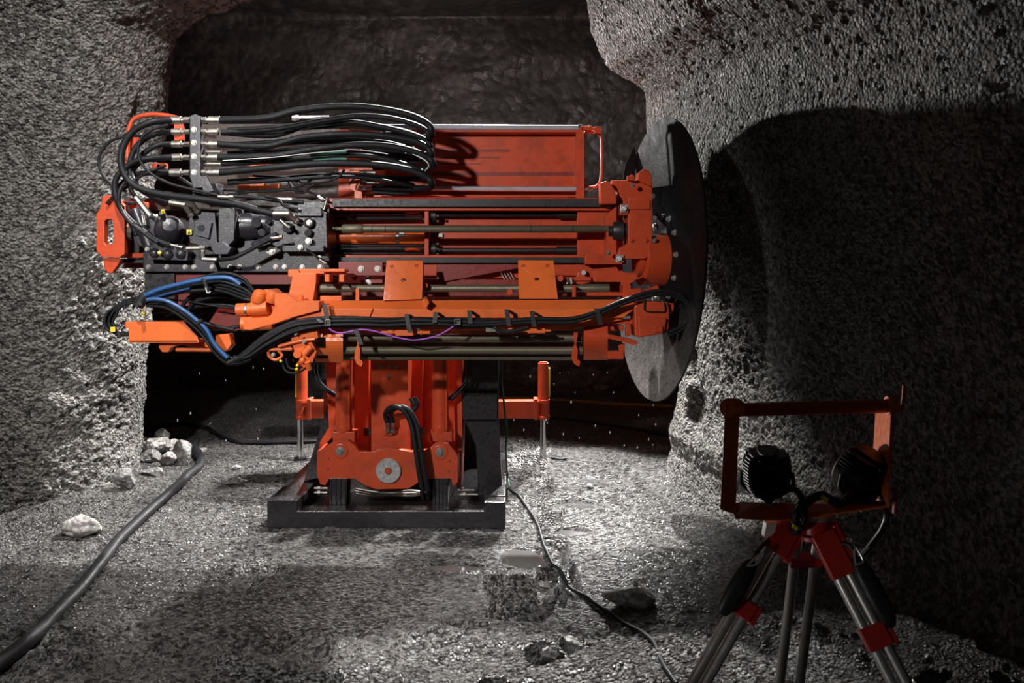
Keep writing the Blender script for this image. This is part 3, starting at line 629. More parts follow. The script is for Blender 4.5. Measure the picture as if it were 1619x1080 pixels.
mb = MB(); mb.tube([P(352, 254, 5.06), P(430, 249, 5.04), P(490, 242.5, 5.05), P(550, 237, 5.06)], .0022, n=6); mb.tube([P(645, 240, 5.12), P(670, 252, 5.12), P(678, 262, 5.14), P(672, 270, 5.2)], .004, n=6); mb.build('white_marker_line', 'white', rig, 0, 'thin white line along a black hose')
mb = MB(); mb.tube([P(490, 243, 5.12), P(520, 241, 5.12), P(548, 240, 5.12)], .011); mb.tube([P(496, 254, 5.12), P(520, 252, 5.12), P(548, 252, 5.12)], .008); mb.build('green_hose', 'green', rig, 0, 'short dark green hose')
for y in (240, 256, 273, 282, 289):
    m2 = MB(); m2.cyl(P(570, y, 5.44), P(594, y, 5.44), .014, n=14); m2.cyl(P(574, y, 5.44), P(580, y, 5.44), .019, n=6); m2.build('hose_coupling', 'zinc', rig, .001)
mb = MB(); mb.pbox(545, 237, 570, 243, 5.40, .04); mb.pbox(542, 252, 569, 258, 5.40, .04); mb.plate([(553, 268), (569, 268), (569, 288), (563, 292), (562, 300), (572, 303), (573, 315), (560, 315), (560, 302), (552, 299)], 5.34, .03, [(564, 277, 2)])
mb.pbox(420, 225, 434, 234, 5.28, .05); mb.pbox(393, 280, 415, 294, 5.28, .06); mb.pbox(395, 258, 445, 264, 5.4, .04); mb.pbox(376, 286, 440, 300, 5.42, .05)
build_each(mb, 'hose_bracket', 'orange', rig, .003)
for x0, x1, y in ((475, 530, 222), (466, 520, 186), (462, 476, 187), (421, 446, 289), (474, 488, 221), (446, 472, 289)):
    m2 = MB(); m2.cyl(P(x0, y, 5.3), P(x1, y-1, 5.3), .011 if y != 222 else .018, n=12); m2.cyl(P(x0, y, 5.3), P(x0+6, y, 5.3), .016 if y != 222 else .022, n=8); m2.build('steel_pipe', 'steel', rig, .001)
for pts in ([(350, 300), (420, 303), (470, 296), (500, 280), (530, 272)], [(360, 308), (430, 300), (480, 302), (510, 312)], [(400, 278), (450, 281), (490, 290), (530, 283), (545, 268)], [(455, 285), (465, 300), (480, 305), (494, 292)]):
    mb = MB(); mb.tube(pp(pts, 5.2), .0075); mb.build('electric_cable', 'rubber', rig, 0)
for pts in ([(350, 211), (420, 212), (480, 203), (560, 200), (610, 206)], [(380, 236), (440, 228), (520, 224), (600, 224), (640, 232)]):
    mb = MB(); mb.tube(pp(pts, 5.26), .013); mb.build('hydraulic_hose', 'rubber', rig, 0)

# ---------------- hose arcs to the left of the manifold, down to the rock drill
arcs = [
 ([(270, 190), (236, 194), (208, 210), (193, 238), (194, 268), (212, 293), (250, 306), (310, 314), (370, 322), (410, 333), (432, 338)], 5.02, .020),
 ([(274, 208.5), (245, 212), (219, 228), (206, 254), (208, 280), (226, 302), (254, 315), (270, 320)], 5.05, .0165),
 ([(274, 228), (248, 230), (226, 244), (212, 262), (204, 282), (208, 300), (216, 312)], 5.07, .016),
 ([(272, 249), (238, 250), (208, 258), (184, 282), (184, 312), (198, 340), (222, 362), (248, 380), (270, 388)], 5.03, .0165),
 ([(270, 273), (242, 273), (212, 277), (192, 292), (181, 306), (190, 330), (206, 350), (216, 372)], 5.10, .0165),
 ([(232, 216), (205, 215), (174, 224), (157, 248), (161, 274), (178, 293), (200, 303)], 5.08, .0085),
 ([(266, 198), (238, 206), (221, 224), (220, 250), (236, 272), (268, 290), (320, 303), (350, 310)], 5.00, .0085),
 ([(262, 254), (230, 255), (214, 267), (206, 290), (214, 320), (202, 322), (203, 345)], 5.08, .009),
 ([(262, 262), (240, 270), (215, 283), (200, 296), (182, 308), (168, 322)], 5.06, .008),
 ([(204, 283), (190, 300), (189, 325), (204, 350), (232, 372), (250, 384)], 5.00, .011),
 ([(250, 262), (285, 282), (330, 306), (400, 312), (440, 318), (480, 320)], 5.12, .010),
 ([(345, 411), (368, 408), (390, 398), (412, 386), (430, 377)], 4.96, .012),
 ([(485, 394), (495, 402), (505, 410)], 5.0, .006),
 ([(420, 311), (440, 316), (450, 326), (470, 330)], 5.02, .008),
]
for pts, Y0, r in arcs:
    mb = MB(); n = len(pts); mb.tube([P(x, y, Y0+(.0 if i else .05)) for i, (x, y) in enumerate(pts)], r, n=14); mb.build('hydraulic_hose', 'rubber', rig, 0, 'black hose curving down to the rock drill')
def fit(a, b, c=None, Y=5.02, r=.017, par=rd):
    m2 = MB(); m2.cyl(P(*a, Y), P(*b, Y), r, n=18)
    if c:
        m2.ball(P(*b, Y), r*1.05, 8); m2.cyl(P(*b, Y), P(*c, Y+.04), r*.9, n=16); e = P(*b, Y).lerp(P(*c, Y+.04), .8); m2.cyl(e, P(*c, Y+.04), r*1.25, n=6)
    else: m2.cyl(P(*a, Y).lerp(P(*b, Y), .7), P(*b, Y), r*1.25, n=6)
    m2.build('elbow_fitting', 'zinc', par, .001)
fit((432, 338), (456, 338), (470, 350), 5.02, .018); fit((268, 320), (291, 324), (303, 342), 5.0, .015); fit((278, 315), (302, 318), (313, 336), 5.04, .014)
fit((214, 312), (237, 341), (246, 344), 5.0, .018); fit((270, 387), (289, 392), None, 5.0, .008); fit((345, 311), (370, 312), None, 5.0, .011)
fit((343, 411), (321, 410), (320, 398), 4.96, .013); fit((428, 377), (447, 375), None, 4.96, .011); fit((443, 348), (458, 361), None, 5.0, .010); fit((505, 410), (516, 418), None, 4.98, .009)
fit((295, 393), (325, 392), None, 5.0, .013); fit((512, 332), (518, 312), None, 5.06, .009); fit((502, 310), (512, 318), None, 5.06, .010)
fit((225, 340), (228, 356), None, 5.04, .010); fit((430, 314), (462, 316), None, 5.05, .010)
# ================================================================== LOWER ROD MAGAZINE (orange, nearest part of the rig)
YM = 4.85
mb = MB()
mb.prism([P(440, 503, YM), P(440, 489, YM), P(448, 476, YM+.07), P(1003, 474, YM+.07), P(1003, 489, YM), P(985, 503, YM)], (0, .10, 0))
mb.plate([(560, 500), (985, 498), (985, 506), (900, 522), (575, 522), (560, 512)], YM+.03, .08)
mb.plate([(440, 488), (590, 488), (584, 502), (440, 505)], YM-.012, .02)
bar = mb.build('magazine_beam', 'orange', rig, .004, 'long bright orange beam carrying the cables')
# two slanted plates with three holes
for q, hs in (([(611, 412), (669, 412.5), (667, 473), (606, 475)], ((620, 421, 3.6), (659, 420, 3.4), (638, 443, 4.2))), ([(819, 412), (875, 412.5), (882, 472.5), (821, 472.5)], ((828, 420.5, 3.6), (866, 420.5, 3.6), (849, 441.5, 4.2)))):
    def at(x, y): return P(x, y, 5.02-(y-412)/61*.12)
    mb = MB(); mb.prism([at(*a) for a in q], (0, .012, .004), [[at(hx_+hr*math.cos(t*math.tau/14), hy_+.7*hr*math.sin(t*math.tau/14)) for t in range(14)] for hx_, hy_, hr in hs])
    a, b, c, d = [at(*p_) for p_ in q]
    mb.prism([b, c, c+Vector((0, .12, 0)), b+Vector((0, .05, -.02))], (-.008, 0, 0)); mb.prism([a, d, d+Vector((0, .12, 0)), a+Vector((0, .05, -.02))], (.008, 0, 0))
    mb.build('mounting_plate', 'orange', bar, .003, 'orange plate with three holes, standing on the beam')
mb = MB(); mb.cyl(P(673, 479, YM-.05), P(673, 474, YM+.10), .019); mb.cyl(P(673, 483, YM-.055), P(673, 483, YM-.02), .011); mb.build('hinge_knuckle', 'orange', bar, .002)
mb = MB(); mb.cyl(P(475, 479, YM-.02), P(475, 470, YM+.06), .018); mb.build('hinge_knuckle', 'orange', bar, .002)
for x, y in ((665, 440), (672, 452), (806, 462), (886, 440)):
    mb = MB(); mb.ball(P(x, y, YM+.2), .02, 8); mb.cyl(P(x, y, YM+.2), P(x, y, YM+.14), .017, n=10); mb.build('clamp_boss', 'red', bar, 0)
# upper rod of the magazine
YU = 5.05
mb = MB(); mb.lathe(P(503, 456, YU), (1, 0, 0), [(0, .022), (.005, .026), (.12, .026), (.125, .022), (.17, .022), (.30, .019), (.31, .021), (1.52, .021), (1.53, .025), (1.66, .025)], 24); mb.build('drill_rod', 'rod', rig, 0, 'steel rod lying above the orange beam')
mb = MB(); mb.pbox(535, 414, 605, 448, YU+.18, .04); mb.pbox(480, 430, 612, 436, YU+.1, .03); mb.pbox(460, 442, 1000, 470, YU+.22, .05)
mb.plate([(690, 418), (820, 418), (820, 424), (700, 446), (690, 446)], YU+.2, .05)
mb.build('rear_web', 'darkred', rig, .003, 'red web plate behind the rods, coloured darker for shade')
for x, y, mt in ((571, 425, 'zinc'), (597, 425, 'zinc'), (560, 435, 'darkred'), (581, 435, 'steel'), (582, 447, 'steel'), (574, 441, 'darkred')):
    mb = MB(); bolt(mb, P(x, y, YU+.18), .014, .014); mb.build('web_bolt', mt, rig, 0)
mb = MB(); mb.pbox(697, 430, 730, 450, 5.62, .02); mb.pbox(730, 420, 800, 455, 5.75, .1); mb.build('rear_panel', 'red', rig, .003)
mb = MB(); mb.pbox(733, 430, 745, 451, 5.60, .02); mb.build('panel_edge', 'white', rig, .001)
for k in range(4):
    mb = MB(); mb.tube(pp([(794+k*5, 418), (792+k*5, 430), (798+k*5, 442), (806+k*4, 450)], 5.3), .0035); mb.build('steel_pipe', 'steel', rig, 0)
# left bracket pieces above the beam
mb = MB(); mb.plate([(455, 426), (472, 426), (474, 432), (500, 432), (500, 444), (496, 470), (494, 476), (460, 476), (457, 462), (462, 438), (455, 438)], YM+.12, .10)
mb.pbox(506, 426, 545, 430, YM+.06, .14); mb.pbox(513, 434, 521, 446, YM+.04, .1); mb.pbox(536, 434, 544, 446, YM+.04, .1); mb.pbox(472, 425, 545, 433, YM+.14, .08)
mb.pbox(506, 468, 540, 476, YM+.1, .05); mb.pbox(562, 456, 568, 476, YM+.1, .04)
mb.build('gripper_bracket', 'orange', rig, .004)
# left drive: motor housing
mb = MB()
mb.plate([(396, 470), (403, 460), (424, 457), (436, 466), (440, 474), (440, 486), (432, 503), (396, 503)], YM+.02, .20)
mb.plate([(431, 464), (452, 464), (470, 476), (505, 476), (505, 491), (470, 500), (436, 512), (398, 522), (384, 521), (384, 503), (425, 503), (434, 485)], YM-.04, .14)
mot = mb.build('magazine_drive', 'orange', rig, .006, 'orange drive housing at the left end')
mb = MB(); mb.cyl(P(374, 490, YM), P(398, 489, YM), .035); mb.cyl(P(398, 489, YM-.01), P(424, 486, YM-.01), .042); mb.cyl(P(382, 512, YM), P(432, 510, YM), .04); mb.build('motor_barrel', 'orange', mot, .004)
mb = MB(); mb.cyl(P(389, 490, YM), P(392, 490, YM), .0375); mb.build('clamp_band', 'zinc', mot, .001)
mb = MB(); mb.lathe(P(408, 478, YM-.02), (.3, -.1, 1), [(0, .035), (.03, .042), (.06, .035), (.07, .02)]); mb.lathe(P(428, 478, YM-.01), (.3, -.1, 1), [(0, .03), (.03, .036), (.06, .028), (.065, .015)]); mb.build('hose_elbow', 'orange', mot, 0)
# left channel
mb = MB(); mb.prism(pp([(198, 510), (290, 509), (313, 533), (313, 541.5), (204, 541.5), (203, 520), (198, 518)], 4.90), (0, .012, 0)); mb.pbox(198, 509, 290, 512, 4.90, .14); mb.prism(pp([(204, 538), (314, 538), (314, 542), (204, 542)], 4.90), (0, .14, 0))
mb.build('cable_channel', 'orange', rig, .003, 'flat orange channel sticking out to the left')
mb = MB(); mb.plate([(251, 543), (278, 541), (280, 546), (270, 550), (266, 557), (256, 557), (251, 550)], 4.95, .06); mb.tube(pp([(278, 553), (300, 553), (336, 553), (350, 548)], 4.98), .011); mb.plate([(275, 542), (332, 541), (334, 550), (300, 548)], 5.0, .03)
mb.plate([(340, 530), (362, 528), (366, 545), (358, 556), (342, 550)], 4.98, .08)
mb.build('channel_bracket', 'orange', rig, .004)
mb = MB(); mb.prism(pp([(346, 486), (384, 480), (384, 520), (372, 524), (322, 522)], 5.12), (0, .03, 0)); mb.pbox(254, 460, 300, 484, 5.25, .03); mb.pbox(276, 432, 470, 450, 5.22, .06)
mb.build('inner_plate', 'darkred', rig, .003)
# left magazine disc guard with slots and gripper linkage
def arcplate(xc, rx, y0, y1, Yc, ry, slots, name, mat, label):
    mb = MB(); n = 10; xs_ = [(xc-rx), (xc+rx)]
    # curved sheet bulging towards the camera between y0 and y1
    out = []; 
    for i in range(n+1):
        t = i/n; y = y0+(y1-y0)*t; Y = Yc-ry*math.sin(math.pi*(.15+.85*t)); out.append((y, Y))
    for (ya, Ya), (yb, Yb) in zip(out[:-1], out[1:]):
        segs = [(xs_[0], xs_[1])]
        ym = (ya+yb)/2
        for sx0, sx1, sy0, sy1 in slots:
            if sy0 < ym < sy1: segs = [(a, min(b, sx0)) for a, b in segs if a < sx0]+[(max(a, sx1), b) for a, b in segs if b > sx1]
        for a, b in segs:
            if b-a > .5: mb.prism([P(a, ya, Ya), P(b, ya, Ya), P(b, yb, Yb), P(a, yb, Yb)], (0, .012, 0))
    bmesh.ops.remove_doubles(mb.bm, verts=mb.bm.verts, dist=.0008)
    return mb.build(name, mat, rig, 0, label)
g1 = arcplate(517, 25, 517, 573, 4.98, .10, [(495, 515, 536, 551), (495, 519, 560, 569)], 'rod_guard', 'orange', 'curved orange guard plate with slots')
g2 = arcplate(942, 19, 508, 569, 4.98, .10, [], 'rod_guard', 'red', 'curved red guard plate at the right end')
mb = MB(); mb.plate([(463, 520), (500, 512), (503, 534), (492, 540), (500, 556), (494, 572), (482, 580), (476, 570), (466, 556), (460, 540)], YM-.03, .06, [(481, 536, 3)])
mb.tube(pp([(424, 556), (426, 564), (436, 569), (446, 562), (440, 552), (460, 548)], YM-.02), .008); mb.tube(pp([(440, 548), (470, 540), (498, 536)], YM-.04), .010); mb.tube(pp([(425, 553), (462, 552)], YM-.02), .010)
mb.pbox(468, 505, 478, 540, YM-.01, .06); mb.pbox(484, 505, 500, 524, YM-.02, .05)
mb.cyl(P(481, 560, YM-.05), P(492, 548, YM-.05), .018); mb.cyl(P(486, 572, YM-.05), P(489, 584, YM-.03), .016)
mb.cyl(P(470, 560, YM+.0), P(470, 560, YM-.05), .022); mb.ball(P(478, 570, YM-.04), .018, 8)
grip = mb.build('gripper_link', 'orange', rig, .004, 'orange gripper linkage with short pins')
for x, y in ((432, 561), (481, 540), (468, 527)):
    m2 = MB(); bolt(m2, P(x, y, YM-.05), .009, .012); m2.build('link_bolt', 'zinc', grip, 0)
# stack of rods in the magazine
for y, x1, Y0, r in ((534.5, 922, 4.97, .0225), (554, 922, 4.95, .0215), (564, 922, 5.02, .0215), (546, 922, 5.10, .0215)):
    mb = MB(); mb.lathe(P(497, y, Y0), (1, 0, 0), [(0, r*.8), (.05, r*.8), (.055, r), (.20, r), (.203, r*.97), (1.42, r*.97), (1.423, r), (1.50, r)], 24); mb.build('drill_rod', 'rod', rig, 0, 'steel drill rod in the lower magazine')
for x, mt in ((564, 'orange'), (908, 'red')):
    mb = MB(); mb.plate([(x-1, 522), (x+5, 522), (x+6, 530), (x+3, 545), (x+6, 552), (x+5, 568), (x+10, 572), (x+8, 580), (x, 576), (x-4, 566), (x-2, 550), (x+1, 545), (x-1, 532)], 4.91, .05); mb.build('rod_clamp', mt, rig, .003, 'rod clamp claw')
# right end: triangle arms, motor
mb = MB()
mb.plate([(961, 528), (1008, 539), (1008, 545), (1000, 545), (961, 535)], YM-.01, .05); mb.plate([(962, 505), (1000, 505), (1000, 512), (962, 512)], YM+.06, .08); mb.pbox(990, 512, 997, 532, YM, .05); mb.pbox(961, 556, 986, 568, YM+.04, .08)
mb.pbox(963, 514, 986, 523, YM+.08, .1); mb.plate([(978, 546), (988, 543), (988, 562), (980, 566)], YM+.05, .03)
mb.build('end_arm', 'red', rig, .003)
mb = MB(); mb.plate([(1003, 485), (1010, 476), (1056, 478), (1059, 492), (1058, 520), (1052, 527), (1004, 533)], YM-.03, .18)
mb.plate([(1008, 500), (1055, 503), (1050, 528), (1010, 534)], YM-.05, .05); m_ = mb.build('end_motor', 'red', rig, .008, 'red motor block at the right end of the beam')
mb = MB(); mb.pbox(1034, 516, 1048, 526, YM-.06, .03); mb.cyl(P(1056, 487, YM+.03), P(1064, 488, YM+.03), .03); mb.build('motor_cap', 'red', m_, .005); mb = MB(); mb.cyl(P(1012, 468, YM+.05), P(1042, 458, YM+.05), .026); mb.cyl(P(998, 466, YM+.06), P(1014, 464, YM+.06), .032); mb.build('hose_port', 'red', m_, .005)
mb = MB(); mb.tube(pp([(1019, 475), (1020, 491), (1040, 493), (1051, 492), (1050, 478)], YM-.04), .004); mb.build('band_clip', 'black', m_, 0)
mb = MB(); mb.plate([(940, 425), (975, 422), (980, 430), (1008, 432), (1009, 440), (995, 450), (1000, 478), (985, 480), (982, 446), (940, 446)], YM+.2, .1)
mb.plate([(914, 430), (940, 426), (942, 444), (918, 450), (908, 448)], YM+.22, .08); mb.pbox(880, 438, 935, 444, YM+.2, .04); mb.pbox(928, 462, 985, 468, YM+.16, .06); mb.pbox(905, 452, 911, 470, YM+.12, .04)
mb.pbox(985, 450, 998, 500, YM+.14, .08)
mb.build('end_linkage', 'red', rig, .004, 'red linkage above the right end of the beam')
mb = MB(); mb.cyl(P(923, 431, YM+.21), P(923, 431, YM+.18), .014); mb.cyl(P(896, 440, YM+.19), P(897, 449, YM+.19), .008); mb.cyl(P(903, 440, YM+.19), P(904, 449, YM+.19), .009); mb.build('linkage_pin', 'steel', rig, .001)
# tiny hydraulics under the beam
mb = MB(); mb.pbox(578, 516, 678, 521, YM, .04); mb.cyl(P(603, 525.5, YM-.02), P(680, 526, YM-.02), .009); mb.cyl(P(614, 525.5, YM-.02), P(622, 525.5, YM-.02), .014, n=6); mb.pbox(625, 522, 655, 531, YM-.03, .05); mb.cyl(P(664, 526, YM-.02), P(668, 526, YM-.02), .013, n=6)
mb.build('valve_line', 'orange', rig, .002, 'orange valve line below the cables')
mb = MB(); mb.pbox(803, 517, 812, 527, YM-.03, .03); mb.pbox(811, 514, 900, 518, YM, .03); mb.cyl(P(822, 523, YM-.03), P(871, 523, YM-.03), .007); mb.pbox(834, 519.5, 862, 527, YM-.04, .03)
mb.build('valve_line', 'orange', rig, .002, 'orange valve line below the cables')
for x, y in ((616, 518), (660, 517)):
    m2 = MB(); bolt(m2, P(x, y, YM-.01), .014, .014); m2.build('beam_bolt', 'zinc', bar, 0)
mb = MB(); mb.cyl(P(783, 523, YM-.04), P(800, 523, YM-.04), .009); mb.cyl(P(790, 523, YM-.04), P(795, 523, YM-.04), .013, n=6); mb.pbox(768, 517, 784, 525, YM-.055, .02); mb.build('hose_coupling', 'zinc', rig, .001)
# cable bundle along the beam
random.seed(4)
for k in range(7):
    o = (k-3)*2.6; j = lambda a=.9: random.uniform(-a, a); Yc = YM-.045-.012*(k % 3)
    end = [(842, 507), (900, 507), (940, 497), (985, 478), (1030, 464), (1060, 464), (1082, 474), (1089, 495), (1080, 517), (1058, 528)] if k in (2, 3, 4, 5) else [(800, 514+k), (835, 513)]
    pts = [(370, 572-k), (392, 560+o*.8), (420, 540+o*1.2), (460, 520+o*1.1), (500, 512+o*.9), (550, 509+o*.8), (610, 510+o*.7), (650, 509+o*.7), (690, 509+o*.6), (720, 510+o*.6), (770, 511+o*.6)]
    pts = [(x, y+j()) for x, y in pts]+[(x, y+(k-3.5)*1.8) for x, y in end]
    mb = MB(); mb.tube(pp(pts, Yc), .0095 if k % 2 else .0115); mb.build('electric_cable', 'rubber', rig, 0, 'black cable in the bundle along the orange beam')
mb = MB(); mb.tube(pp([(520, 519), (527, 524), (537, 526.5), (550, 525), (565, 521.5), (579, 521.5), (598, 525), (618, 531), (640, 536), (658, 537.7), (687, 532.4), (703, 525), (717, 516)], YM-.075), .0045); mb.build('purple_cable', 'purple', rig, 0, 'thin purple cable hanging in two arcs')
for a, b in (((513, 481), (519, 514)), ((643, 498), (648, 526)), ((689, 495), (687, 511)), ((742, 492), (744, 512)), ((801, 490), (805, 516)), ((841, 493), (845, 517)), ((944, 489), (950, 514)), ((563, 522), (571, 545)), ((725, 504), (726, 514)), ((503, 504), (508, 510))):
    mb = MB(); A, Bq = P(*a, YM-.085), P(*b, YM-.09); hw = 3.6/F*YM
    mb.prism([A+Vector((-hw, 0, 0)), A+Vector((hw, 0, 0)), Bq+Vector((hw, 0, 0)), Bq+Vector((-hw, 0, 0))], (0, .004, 0)); mb.prism([A+Vector((-hw, 0, 0)), A+Vector((hw, 0, 0)), A+Vector((hw, .09, -.005)), A+Vector((-hw, .09, -.005))], (0, 0, .004))
    mb.build('cable_strap', 'black', rig, .001)
for x, y in ((518, 510), (723, 509)):
    m2 = MB(); r = 4/F*YM; c = P(x, y, YM-.10)
    for s1, s2, w1, w2 in ((0, r, 2*r, .003), (0, -r, 2*r, .003), (r, 0, .003, 2*r), (-r, 0, .003, 2*r)): m2.box(c+Vector((s1, 0, s2)), (w1, .004, w2))
    m2.build('strap_buckle', 'zinc', rig, .0005)
# bundles at the left
cl = P(224, 476, 4.93)
for k in range(7):
    o = (k-3)*2.2; Yc = 4.90+.015*(k % 3)
    mb = MB(); mb.tube(pp([(226, 474+o*.7), (206, 476+o*.5), (190, 483+o*.35), (176, 497+o*.2)][:3]+[(178+o, 495+o*.2), (172+o, 508), (176+o, 521), (186, 528+o*.3), (204, 528+o*.3)], Yc), .0075); mb.build('electric_cable', 'rubber', rig, 0)
    mb = MB(); mb.tube(pp([(222, 473+o*.5), (250, 466+o*.8), (285, 456+o), (320, 449+o*1.5), (352, 446+o*2.2), (384, 456+o*2.4), (404, 470+o)], Yc+.02), .0095); mb.build('electric_cable', 'rubber', rig, 0)
    mb = MB(); mb.tube(pp([(232, 480+o*.5), (262, 480+o), (292, 498+o), (318, 520+o*1.2), (338, 548+o*1.2), (356, 566+o), (372, 572+o*.6), (396, 565+o*.7)], Yc-.02), .0085); mb.build('electric_cable', 'rubber', rig, 0)
for k, pts in enumerate(([(280, 496), (300, 470), (330, 455), (370, 452)], [(290, 500), (310, 476), (345, 462), (386, 462)], [(262, 498), (290, 488), (340, 482), (380, 486)], [(240, 494), (280, 492), (320, 510), (370, 522)], [(300, 480), (345, 468), (385, 474)], [(330, 512), (350, 520), (380, 516)], [(258, 473), (300, 477), (347, 485), (376, 488)])):
    mb = MB(); mb.tube(pp(pts, 5.0+.02*(k % 3)), .011 if k != 6 else .006); mb.build('hydraulic_hose', 'rubber', rig, 0)
mb = MB(); mb.tube(pp([(226, 469), (252, 458), (290, 448), (323, 441.5), (348, 438.5), (366, 441), (380, 450)], 4.86), .0135); mb.build('blue_hose', 'blue', rig, 0, 'bright blue hose arching up and right')
mb = MB(); mb.tube(pp([(232, 474), (247, 473), (266, 477), (290, 490), (312, 507), (327, 522), (340, 545), (360, 566)], 4.85), .0115); mb.build('blue_hose', 'blue', rig, 0, 'blue hose bending down into the bundle')
mb = MB(); mb.tube(pp([(232, 474), (270, 463), (300, 456)], 4.90), .008); mb.build('blue_hose', 'blue', rig, 0)
mb = MB(); mb.cyl(P(218, 484, 4.86), P(230, 467, 4.86), .030); mb.cyl(P(222, 481, 4.84), P(222, 481, 4.80), .012, n=8); mb.build('bundle_clamp', 'black', rig, .003)
for a, b in (((321, 440), (328, 458)), ((311, 512), (320, 506)), ((360, 574), (376, 566)), ((188, 526), (188, 535))):
    mb = MB(); mb.cyl(P(*a, 4.84), P(*b, 4.84), .012, n=8); mb.build('cable_tie', 'black', rig, .001)
mb = MB(); mb.tube(pp([(325, 455), (328, 463), (333, 461)], 4.82), .003, n=6); mb.build('tie_end', 'white', rig, 0)
mb = MB(); mb.pbox(174, 517, 182, 525, 4.87, .012); mb.build('cable_tag', 'yellow', rig, .002, 'yellow cable tag')
for x, y in ((227, 495), (226, 481)):
    m2 = MB(); m2.cyl(P(x-3, y, 4.9), P(x+3, y+1, 4.9), .010, n=8); m2.build('plug', 'yellow' if y > 490 else 'blue', rig, .001)
for pts in ([(446, 570), (450, 584), (460, 590), (474, 588), (486, 580), (490, 578)], [(452, 566), (456, 580), (466, 584), (478, 580)], [(494, 584), (497, 572), (492, 560)]):
    mb = MB(); mb.tube(pp(pts, 4.84), .006); mb.build('electric_cable', 'rubber', rig, 0)
for x, y in ((444, 571), (470, 578), (469, 584)):
    m2 = MB(); m2.ball(P(x, y, 4.82), .009, 6); m2.build('plug', 'yellow', rig, 0)
# dark carrier struts between feed and body
mb = MB(); mb.pbox(228, 430, 276, 478, 5.2, .1); mb.build('carriage', 'base', rig, .004)

# ---------------- the great dished disc at the right end
C0 = Vector(P(1049, 411, 5.28)); axis = Vector((-1, -.15, .04)).normalized()
mb = MB(); R_ = .835; q = axis.to_track_quat('Z', 'Y'); n = 96; prof = [(.00, .10), (.02, .12)]+[(.0+.055*((r/R_)**2), r) for r in np.linspace(.15, R_, 16)]
back = [(h-.012, r) for h, r in prof[::-1]]
mb.lathe(C0, axis, prof+back, n)
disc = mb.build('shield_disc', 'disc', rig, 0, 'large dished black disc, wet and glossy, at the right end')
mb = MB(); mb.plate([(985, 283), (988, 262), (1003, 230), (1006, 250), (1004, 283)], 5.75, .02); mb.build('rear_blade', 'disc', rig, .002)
mb = MB(); mb.cyl(C0-axis*.05, C0+axis*.14, .16, n=32); mb.cyl(C0+axis*.14, C0+axis*.17, .10, n=32); mb.build('disc_hub', 'red', disc, .004)
for k in range(12):
    a = k*math.tau/12+.1; p0 = C0+q @ Vector((.26*math.cos(a), .26*math.sin(a), .005)); m2 = MB(); bolt(m2, p0, .013, .02, axis); m2.build('disc_bolt', 'steel', disc, 0)
# ================================================================== TRIPOD WITH WORK LIGHTS
YT = 2.40
tri = thing('tripod_stand', 'red and aluminium tripod carrying an orange handle frame, right foreground', 'tripod', (P(1285, 0, YT).x, YT, H(.82, YT)))
def q(x, y, d=0): return P(x, y, YT+d)
mb = MB()
mb.prism([q(1139, 806), q(1147, 640), q(1151, 634), q(1158, 632), q(1166, 635), q(1170, 642), q(1164, 798), q(1171, 806), q(1165, 812), q(1160, 813)], (0, .006, 0))
mb.prism([q(1139, 806), q(1160, 813), q(1163, 821), q(1240, 825), q(1404, 803), q(1404, 793, .10), q(1250, 800, .10), q(1170, 797, .10)], (0, .002, .006))
mb.prism([q(1139, 806), q(1147, 640), q(1147, 640, .10), q(1139, 806, .10)], (.005, 0, 0))
mb.prism([q(1404, 800), q(1412, 640), q(1412, 642, .14), q(1405, 790, .14)], (-.006, 0, 0))
mb.prism([q(1381, 736, .14), q(1383, 648, .14), q(1412, 640, -.01), q(1411, 634, -.01), q(1404, 803, -.01), q(1398, 803, .0)], (0, .006, 0)) if False else None
mb.prism([q(1412, 638), q(1403, 803), q(1376, 790, .16), q(1384, 648, .16)], (.006, 0, 0))
hf = mb.build('handle_frame', 'orange', tri, .002, 'orange sheet metal frame around the lamps')
mb = MB(); mb.cyl(q(1166, 648, .03), q(1408, 642, .03), .0185, n=32); mb.build('grip_tube', 'red', hf, .001, 'orange round handle bar on top')
mb = MB(); mb.cyl(q(1402, 641, .02), q(1414, 641, .02), .026, n=28); mb.cyl(q(1150, 645, .0), q(1166, 645, .03), .026, n=28); build_each(mb, 'tube_cap', 'orange', hf, .002)
for pts in ([(1404, 648), (1418, 649), (1425, 647), (1427, 640), (1429, 625), (1430, 609)], [(1400, 774), (1409, 773), (1414, 775), (1416, 782), (1415, 797), (1414, 812)]):
    mb = MB(); mb.tube([q(x, y, .05) for x, y in pts], .0055); mb.build('cable_hook', 'tripred', hf, 0)
# head
mb = MB(); mb.cyl(q(1288, 818, .06), q(1288, 842, .06), .045, n=28); mb.cyl(q(1288, 842, .06), q(1288, 850, .06), .06, n=28)
mb.prism([q(1232, 832, .05), q(1290, 828, .05), q(1330, 828, .05), q(1345, 870, .05), q(1300, 880, .05), q(1282, 850, .05), q(1245, 848, .05)], (0, .05, 0))
head_ = mb.build('tripod_head', 'tripred', tri, .004, 'red tripod head')
mb = MB(); mb.cyl(q(1288, 811, .06), q(1288, 819, .06), .05, n=28); mb.build('head_plate', 'alu', head_, .002)
mb = MB(); mb.prism([q(1212, 828, .02), q(1230, 826, .02), q(1224, 846, .02), q(1208, 850, .02)], (0, .03, 0)); mb.build('head_lug', 'white', head_, .002)
